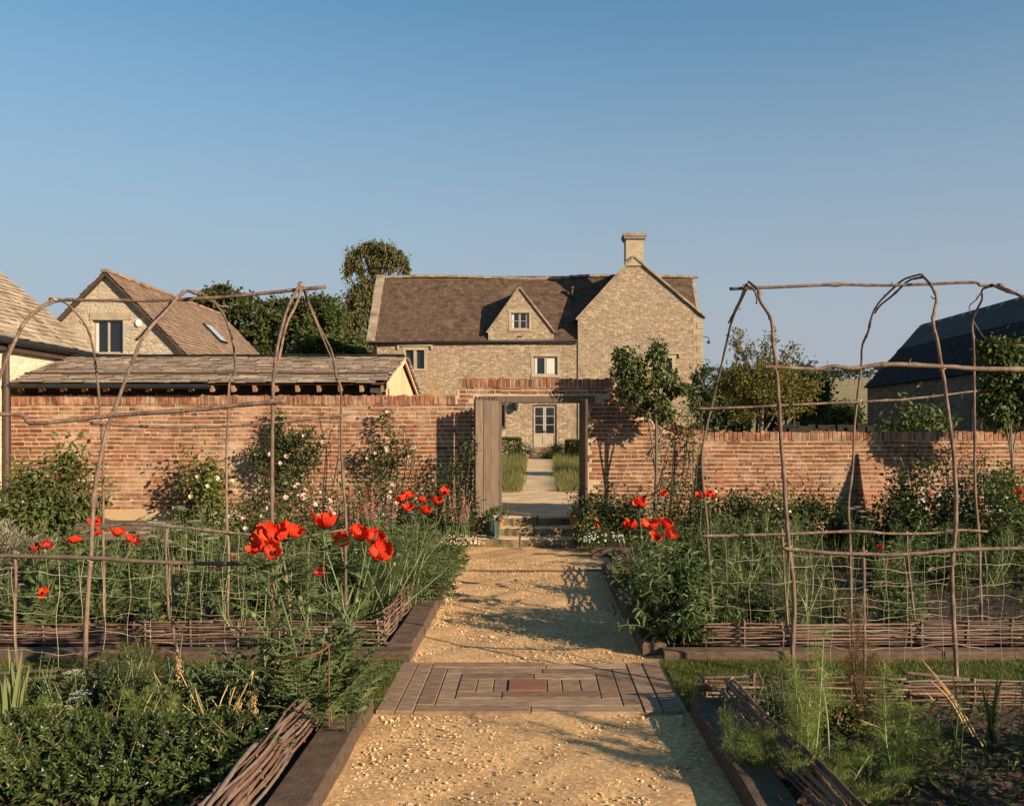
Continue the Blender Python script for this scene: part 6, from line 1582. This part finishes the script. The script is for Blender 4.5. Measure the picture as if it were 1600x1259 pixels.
ground_cover('low green undergrowth carpeting the far left bed', -8, -1.3, 7.6, 14.9, 26000, .22, 'lf_mid')
ground_cover('patchy low green undergrowth of the far right bed', 1.3, 8, 7.7, 14.9, 15000, .16, 'lf_mid')
ground_cover('low green weeds of the near left bed', -5, -1.4, 4, 5.8, 6000, .14, 'lf_mid')
ground_cover('sparse weeds on the bare soil of the near right bed', 1.4, 3.2, 4, 5.8, 1800, .10, 'lf_mid')

# ---------------------------------------------------------------- far right bed, named plants
t = herb('tall_leafy_plant', 'tall dark lush plant spilling over the right sleeper beside the gravel', 'plant', (X(1068, 7.75), 7.75, .08), .84, .13, 56, 32, .125, .038, 'lf_poppy', lean=.42, droop=.75)
for k, (px, Y) in enumerate(((1046, 7.35), (1090, 7.4))):
    herb('tall_leafy_plant', ('dark drooping leaves falling over the sleeper end at the board walk', 'dark drooping leaves in front of the first right hoop leg')[k], 'plant', (X(px, Y+.25), Y+.25, .1), .55, .10, 30, 28, .125, .038, 'lf_poppy', lean=.9, droop=1.5)
fennel('pale feathery stalks rising above the tall dark plant', (X(1025, 8.2), 8.2, .1), [(X(px, 8.3), 8.3, Z(py, 8.3)) for px, py in ((1000, 872), (1030, 860), (1050, 850), (1075, 880), (1090, 900), (1010, 900), (1060, 885))], 'lf_fennel_dark', n_t=11)
shrub('geranium_bush', 'dark green bush tight against the wall right of the gate', 'shrub', (X(955, 14.4), 14.4, .1), (.50, .38, .48), 2600, .065, .036, 'lf_dark', sub=20)
shrub('geranium_bush', 'small red geranium in bloom at the right end of the steps', 'plant', (X(916, 14.1), 14.1, .1), (.2, .2, .26), 700, .05, .035, 'lf_mid', flowers=[('petal', 6, .07, 11), ('pink_petal', 8, .04, 7)])
p = pot('tall terracotta pot at the right side of the top step', X(899, 14.75), 14.75, .28, .10, .24)
herb('pot_plant', 'wispy plant growing in the terracotta pot on the steps', 'plant', (X(899, 14.75), 14.75, .49), .45, .03, 9, 8, .035, .012, 'lf_mid')
pot('small terracotta pot between the watering can and the gate', X(781, 14.95), 14.95, .28, .07, .13)
shrub('pot_plant', 'trailing green plant in the small pot above the watering can', 'plant', (X(776, 14.9), 14.9, .38), (.2, .12, .12), 350, .05, .03, 'lf_mid')
for px, Y, rx, rz, n, mt, lab, fl in ((1075, 14.2, .50, .55, 2400, 'lf_dark', 'dark rose bush with apricot buds between the pear tree and the first right hoop', ('cream_petal', 5, .06, 9)),
      (1165, 14.2, .42, .38, 1800, 'lf_dark', 'dark bush below the bare low wall, between two right hoops', None),
      (1205, 14.0, .38, .40, 1500, 'lf_mid', 'mid green bush in front of the red leaved shrub', ('white_petal', 8, .04, 7)),
      (1300, 14.2, .62, .38, 2600, 'lf_dark', 'dark low bush at the foot of the sloping buttress', ('cream_petal', 8, .05, 9)),
      (1375, 13.8, .45, .32, 1600, 'lf_dark', 'dark low bush right of the sloping buttress', ('petal_deep', 4, .06, 9)),
      (1450, 13.4, .62, .62, 4200, 'lf_dark', 'big dark bush in front of the wall shadow, left of the right edge', ('white_petal', 26, .04, 7)),
      (1545, 13.2, .70, .66, 4800, 'lf_dark', 'biggest dark bush, flecked with white flowers, at the right edge', ('white_petal', 40, .04, 7)),
      (1590, 11.6, .60, .55, 3200, 'lf_mid', 'shaded green bush low at the right edge before the big dark bush', ('white_petal', 24, .035, 7))):
    shrub('garden_shrub', lab, 'shrub', (X(px, Y), Y, .1), (rx, .42, rz), n, .065, .034, mt, flowers=[fl] if fl else None, sub=20)
shrub('red_leaved_shrub', 'bronze red leaved shrub against the low wall', 'shrub', (X(1240, 14.7), 14.7, .1), (.42, .25, .50), 700, .05, .025, 'lf_red', sub=24, shell=.4, sig=.35)
climber('upright willowy shrub on the wall beside the farmhouse corner', 1082, 14.9, [[(1078, 720), (1075, 660), (1072, 628)], [(1084, 700), (1086, 650), (1087, 615)], [(1090, 720), (1096, 665), (1098, 640)], [(1070, 700), (1064, 660), (1062, 645)], [(1082, 690), (1080, 650), (1079, 622)]], 38, .05, 'lf_mid')
for lab, px in (('thin wiry rose canes on the wall right of the buttress', 1420), ('thin wiry rose canes on the wall before the right edge tree', 1520), ('thin wiry rose canes between the pear tree and the stepped wall', 1050)):
    climber(lab, px, 14.95, [[(px-14, 740), (px-18, 700), (px-20, 690)], [(px, 740), (px+2, 695)], [(px+16, 740), (px+20, 700)], [(px+8, 730), (px+36, 712)]], 22, .04, 'lf_dark')

# ---------------------------------------------------------------- near left bed
def box_bush(label, px, Y, r, n):
    """evergreen mound of leafy shoots with dark gaps between them and a few bare twigs"""
    b = np.array((X(px, Y), Y, .03)); t = thing('box_bush', label, 'box bush', tuple(b), 'box bushes of the near left bed'); lf, st, tw = MB(), MB(), MB(); m_ = n//17
    for k in range(m_):
        q = rng.normal(0, 1, 2); q = q/np.linalg.norm(q)*math.sqrt(rng.random())*1.05; h = r[2]*2*(1-.42*(q@q))*rng.uniform(.55, 1.12)
        tip = b+np.array([q[0]*r[0], q[1]*r[1], max(.03, h)]); d = unit(np.array([q[0]*.7+rng.normal(0, .3), q[1]*.7+rng.normal(0, .3), .8])); L = rng.uniform(.06, .13)
        P = np.array([tip-d*L, tip-d*L*.5+rng.normal(0, .004, 3), tip]); tube(st, P, [.0022, .0018, .001], 4, cap=False)
        c = rng.integers(9, 17); f = np.linspace(.1, 1, c)**.8; p = P[0]+(tip-P[0])*f[:, None]; a = np.arange(c)*2.4+rng.uniform(0, 6)
        e1 = unit(np.cross(d, [.3, .2, .9])); e2 = np.cross(d, e1); o = np.cos(a)[:, None]*e1+np.sin(a)[:, None]*e2
        s = rng.uniform(.7, 1.25)*(.75+.25*np.sin(f*3))
        scatter(lf, LEAF, p, o*(1.1-.6*f[:, None])+d*(.35+.5*f[:, None]), d-o*.3+rng.normal(0, .15, (c, 3)), .040*s, .0165*s)
    for k in range(9):
        q = rng.normal(0, .5, 2); p0 = b+np.array([q[0]*r[0], q[1]*r[1], r[2]*1.2]); P = arc(p0, rng.uniform(0, 6.28), rng.uniform(.2, .9), rng.uniform(.10, .2), .4, 5); tube(tw, P, np.linspace(.003, .0015, 5), 4); tube(tw, arc(P[2], rng.uniform(0, 6.28), .9, .06, .2, 3), .0014, 4)
    lf.build('foliage', M['lf_box'], t); st.build('stems', M['stem'], t); tw.build('bare_twigs', M['straw_brown'], t)
    return t
M['straw_brown'] = m_island('bare brown twigs', [(.22,.12,.07),(.30,.18,.11)], .8, bstr=0)
box_bush('dense glossy box bush in the bottom left corner', 60, 4.7, (.46, .46, .165), 8000)
box_bush('dense glossy box bush between the corner and the leaning wattle', 215, 4.65, (.46, .46, .165), 8500)
box_bush('dense glossy box bush spreading up to the leaning wattle', 340, 4.75, (.36, .40, .15), 7000)
for lab, px, Y, h, m_ in (('dark broad leaved weedy clump below the dark rail at the left edge', 45, 5.5, .40, 'lf_mid'), ('dark leafy stems behind the box bushes, right of the white umbel', 165, 5.4, .42, 'lf_dark'),
                     ('bushy mid green clump behind the dry stalks', 300, 5.55, .44, 'lf_mid'), ('grey green leafy clump between the dry stalks and the great poppy clump', 375, 5.4, .46, 'lf_poppy')):
    herb('leafy_clump', lab, 'plant', (X(px, Y), Y, .05), h, .14, 30, 20, .075, .036, m_, lean=.45, droop=.5)
fennel('pale fennel stalk arching across the bottom left corner', (X(75, 4.4), 4.4, .05), [(X(10, 4.5), 4.5, Z(1175, 4.5)), (X(60, 4.5), 4.5, Z(1195, 4.5)), (X(95, 4.35), 4.35, Z(1215, 4.35)), (X(-10, 4.5), 4.5, Z(1140, 4.5))], 'lf_fennel', n_t=12)
fennel('dark smoky fennel beside the white umbel', (X(205, 5.55), 5.55, .05), [(X(px, 5.6), 5.6, Z(py, 5.6)) for px, py in ((160, 1030), (195, 1010), (225, 1020), (250, 1045), (180, 1060), (270, 1065))], 'lf_fennel_dark', n_t=14, R_=.06, dens=150)
fennel('bronze fennel plume near the left hoop leg', (X(240, 5.75), 5.75, .05), [(X(px, 5.8), 5.8, Z(py, 5.8)) for px, py in ((215, 1005), (240, 1012), (190, 1012))], 'lf_bronze', n_t=8)
blades('iris_clump', 'pale iris fan cut off by the left edge', 'iris', (X(20, 5.0), 5.0, .03), 15, .62, .036, 'lf_iris', .28, .12, .05, None, fan=0)
t = herb('white_umbel_plant', 'white flat topped umbel near the left edge of the near bed', 'plant', (X(105, 5.35), 5.35, .05), .34, .05, 3, 9, .06, .025, 'lf_mid', lean=.15, droop=.1, flowers=('white_petal', 'umbel', .055))
herb('white_umbel_plant', 'greenish flat umbel below the white one', 'plant', (X(95, 5.15), 5.15, .05), .24, .04, 4, 9, .06, .025, 'lf_mid', lean=.2, droop=.1, flowers=('cream_petal', 'umbel', .05))
t = thing('dry_stalks', 'tangle of dry straw stalks rising from the near left bed', 'dry stalks', (X(330, 5.2), 5.2, .05)); mb = MB()
for a, b_ in (((335, 1150), (278, 1042)), ((330, 1140), (305, 1075)), ((340, 1150), (356, 1070)), ((345, 1140), (395, 1048)), ((330, 1155), (285, 1100)), ((350, 1150), (372, 1060)), ((340, 1145), (330, 1090)), ((395, 1048), (372, 1110)), ((320, 1150), (262, 1110)), ((300, 1135), (240, 1050)), ((360, 1160), (400, 1110))):
    tube(mb, smooth_path([P_(*a, 5.2), P_((a[0]+b_[0])/2+rng.uniform(-8, 8), (a[1]+b_[1])/2-6, 5.22+rng.uniform(-.1, .1)), P_(*b_, 5.2)], 5), np.linspace(.0055, .003, 11), 5)
mb.build('stalks', M['straw'], t, smooth=True); mb = MB()
for px, py in ((372, 1110), (395, 1090), (280, 1042), (400, 1112)):
    n = 60; c = np.array(P_(px, py, 5.2)); scatter(mb, LEAF4, c+rng.normal(0, 1, (n, 3))*np.array([.008, .008, .035]), randdir(n)*.6+np.array([0, 0, -1]), randdir(n), .02, .007)
mb.build('seed_heads', M['straw'], t)
t = thing('plant_ring', 'rusty half ring plant support round the great poppy clump', 'plant support', (X(470, 5.3), 5.3, .05)); mb = MB()
tube(mb, smooth_path([P_(414, 1018, 5.35), P_(440, 1028, 5.2), P_(470, 1026, 5.12), P_(500, 1018, 5.15), P_(518, 1005, 5.3)], 6), .0055, 7); mb.build('ring', M['rust'], t, smooth=True)
for px, py, Y in ((430, 1024, 5.25), (514, 1008, 5.28)):
    mb = MB(); tube(mb, [P_(px, py, Y), (X(px, Y), Y, .02)], .005, 6); mb.build('leg', M['rust'], t)
herb('leafy_clump', 'loose green stems by the dark rail of the near left bed', 'plant', (X(345, 5.6), 5.6, .05), .36, .12, 16, 14, .05, .02, 'lf_mid')
herb('leafy_clump', 'loose green stems under the white umbel', 'plant', (X(110, 5.45), 5.45, .05), .30, .15, 18, 14, .05, .024, 'lf_mid')

# ---------------------------------------------------------------- near right bed
for k, (lab, bx, tops) in enumerate((
    ('tallest pale fennel in the middle of the near right bed', (1290, 1240), ((1285, 1040), (1278, 985), (1262, 1075), (1300, 1100))),
    ('pale fennel leaning over the shaded wattle at the gravel edge', (1190, 1215), ((1150, 1140), (1175, 1155), (1205, 1160), (1135, 1125))),
    ('pale fennel right of the bronze one', (1395, 1235), ((1392, 1055), (1400, 1080), (1380, 1100), (1420, 1110))),
    ('low sprawling fennel at the bottom of the near right bed', (1330, 1255), ((1270, 1210), (1310, 1190), (1360, 1180), (1400, 1200), (1240, 1190))),
    ('pale fennel tuft left of the tallest fennel', (1250, 1190), ((1238, 1030), (1228, 1050), (1255, 1090))),
    ('deep green fennel between the bronze one and the right edge', (1430, 1215), ((1450, 1140), (1470, 1150), (1430, 1130), (1480, 1170))))):
    Y = min(5.6, 2540/(bx[1]-HY)); fennel(lab, (X(bx[0], Y), Y, .05), [(X(a, Y)+0, Y+rng.uniform(-.1, .1), Z(b_, Y)) for a, b_ in tops], 'lf_fennel' if k != 5 else 'lf_fennel_dark', n_t=13)
fennel('bronze fennel standing at the middle post of the right tunnel', (X(1345, 5.55), 5.55, .05), [(X(px, 5.6), 5.6, Z(py, 5.6)) for px, py in ((1330, 965), (1345, 955), (1352, 1000), (1325, 1010), (1362, 1030))], 'lf_bronze', n_t=14, R_=.04, dens=80, smat='cane', reach=.06)
herb('grey_leaved_perennial', 'dusky grey green bush at the wattle corner of the near right bed', 'plant', (X(1225, 5.5), 5.5, .05), .34, .12, 42, 24, .045, .012, 'lf_poppy', lean=.5, droop=.4)
blades('iris_clump', 'upright pale iris fan on bare soil at the right edge', 'iris', (X(1552, 5.15), 5.15, .05), 8, .52, .032, 'lf_iris', .22, .05, .025, None, fan=0)
blades('iris_clump', 'half collapsed iris leaves left of the upright fan', 'iris', (X(1500, 5.3), 5.3, .05), 7, .42, .022, 'straw', .7, .5, .03, None, fan=0)
herb('leafy_clump', 'tall thin leafy stems at the bottom right of the near bed', 'plant', (X(1455, 4.55), 4.55, .05), .62, .06, 5, 22, .06, .018, 'lf_mid', lean=.15, droop=.2)
herb('leafy_clump', 'leafy stems cut by the right edge', 'plant', (X(1590, 5.0), 5.0, .05), .66, .06, 7, 18, .06, .022, 'lf_mid', lean=.2, droop=.3)
shrub('marigold_plant', 'small yellow leaved plant at the foot of the bronze fennel', 'plant', (X(1320, 5.4), 5.4, .05), (.12, .12, .10), 420, .03, .018, 'lf_yellowing')
t = thing('dry_stalks', 'fallen dry leaves lying on the soil of the near right bed', 'dry stalks', (X(1470, 5), 5, .05)); mb = MB()
for a, b_ in (((1440, 1030), (1535, 1165)), ((1445, 1040), (1520, 1150)), ((1340, 1123), (1470, 1190)), ((1430, 1180), (1515, 1225)), ((1420, 1205), (1480, 1215)), ((1450, 1060), (1505, 1130))):
    tube(mb, smooth_path([P_(*a, 5.1), P_((a[0]+b_[0])/2+4, (a[1]+b_[1])/2-5, 5.05), P_(*b_, 5.0)], 5), np.linspace(.003, .007, 11), 4)
mb.build('stalks', M['straw'], t, smooth=True)

# unseen plants added outside the frame so their long shadows cross the gravel
for lab, x, y, h in (('tall green plant added unseen beyond the right edge to cast shade', 3.0, 3.6, 1.0), ('tall plant added unseen at the outer side to shade the near right bed', 3.6, 4.3, .95)):
    herb('leafy_clump', lab, 'plant', (x, y, .05), h, .16, 46, 26, .10, .035, 'lf_mid', lean=.35, droop=.4)
for lab, px, Y, tops in (('low feathery tuft in front of the pale iris fan', 60, 5.0, ((30, 1110), (70, 1098), (100, 1118), (50, 1130))), ('low feathery tuft between the white umbel and the dry stalks', 230, 5.15, ((200, 1085), (240, 1078), (270, 1095), (215, 1105), (255, 1110))),
      ('small pale feathery tuft in the box bushes', 130, 4.6, ((110, 1170), (140, 1160), (165, 1180)))):
    fennel(lab, (X(px, Y), Y, .05), [(X(a, Y), Y, Z(b_, Y)) for a, b_ in tops], 'lf_fennel', n_t=9, R_=.055, dens=110)
herb('leafy_clump', 'broad leaved weedy stems between the box bushes and the dark rail', 'plant', (X(290, 5.35), 5.35, .05), .42, .22, 16, 14, .085, .042, 'lf_mid', lean=.35, droop=.4)
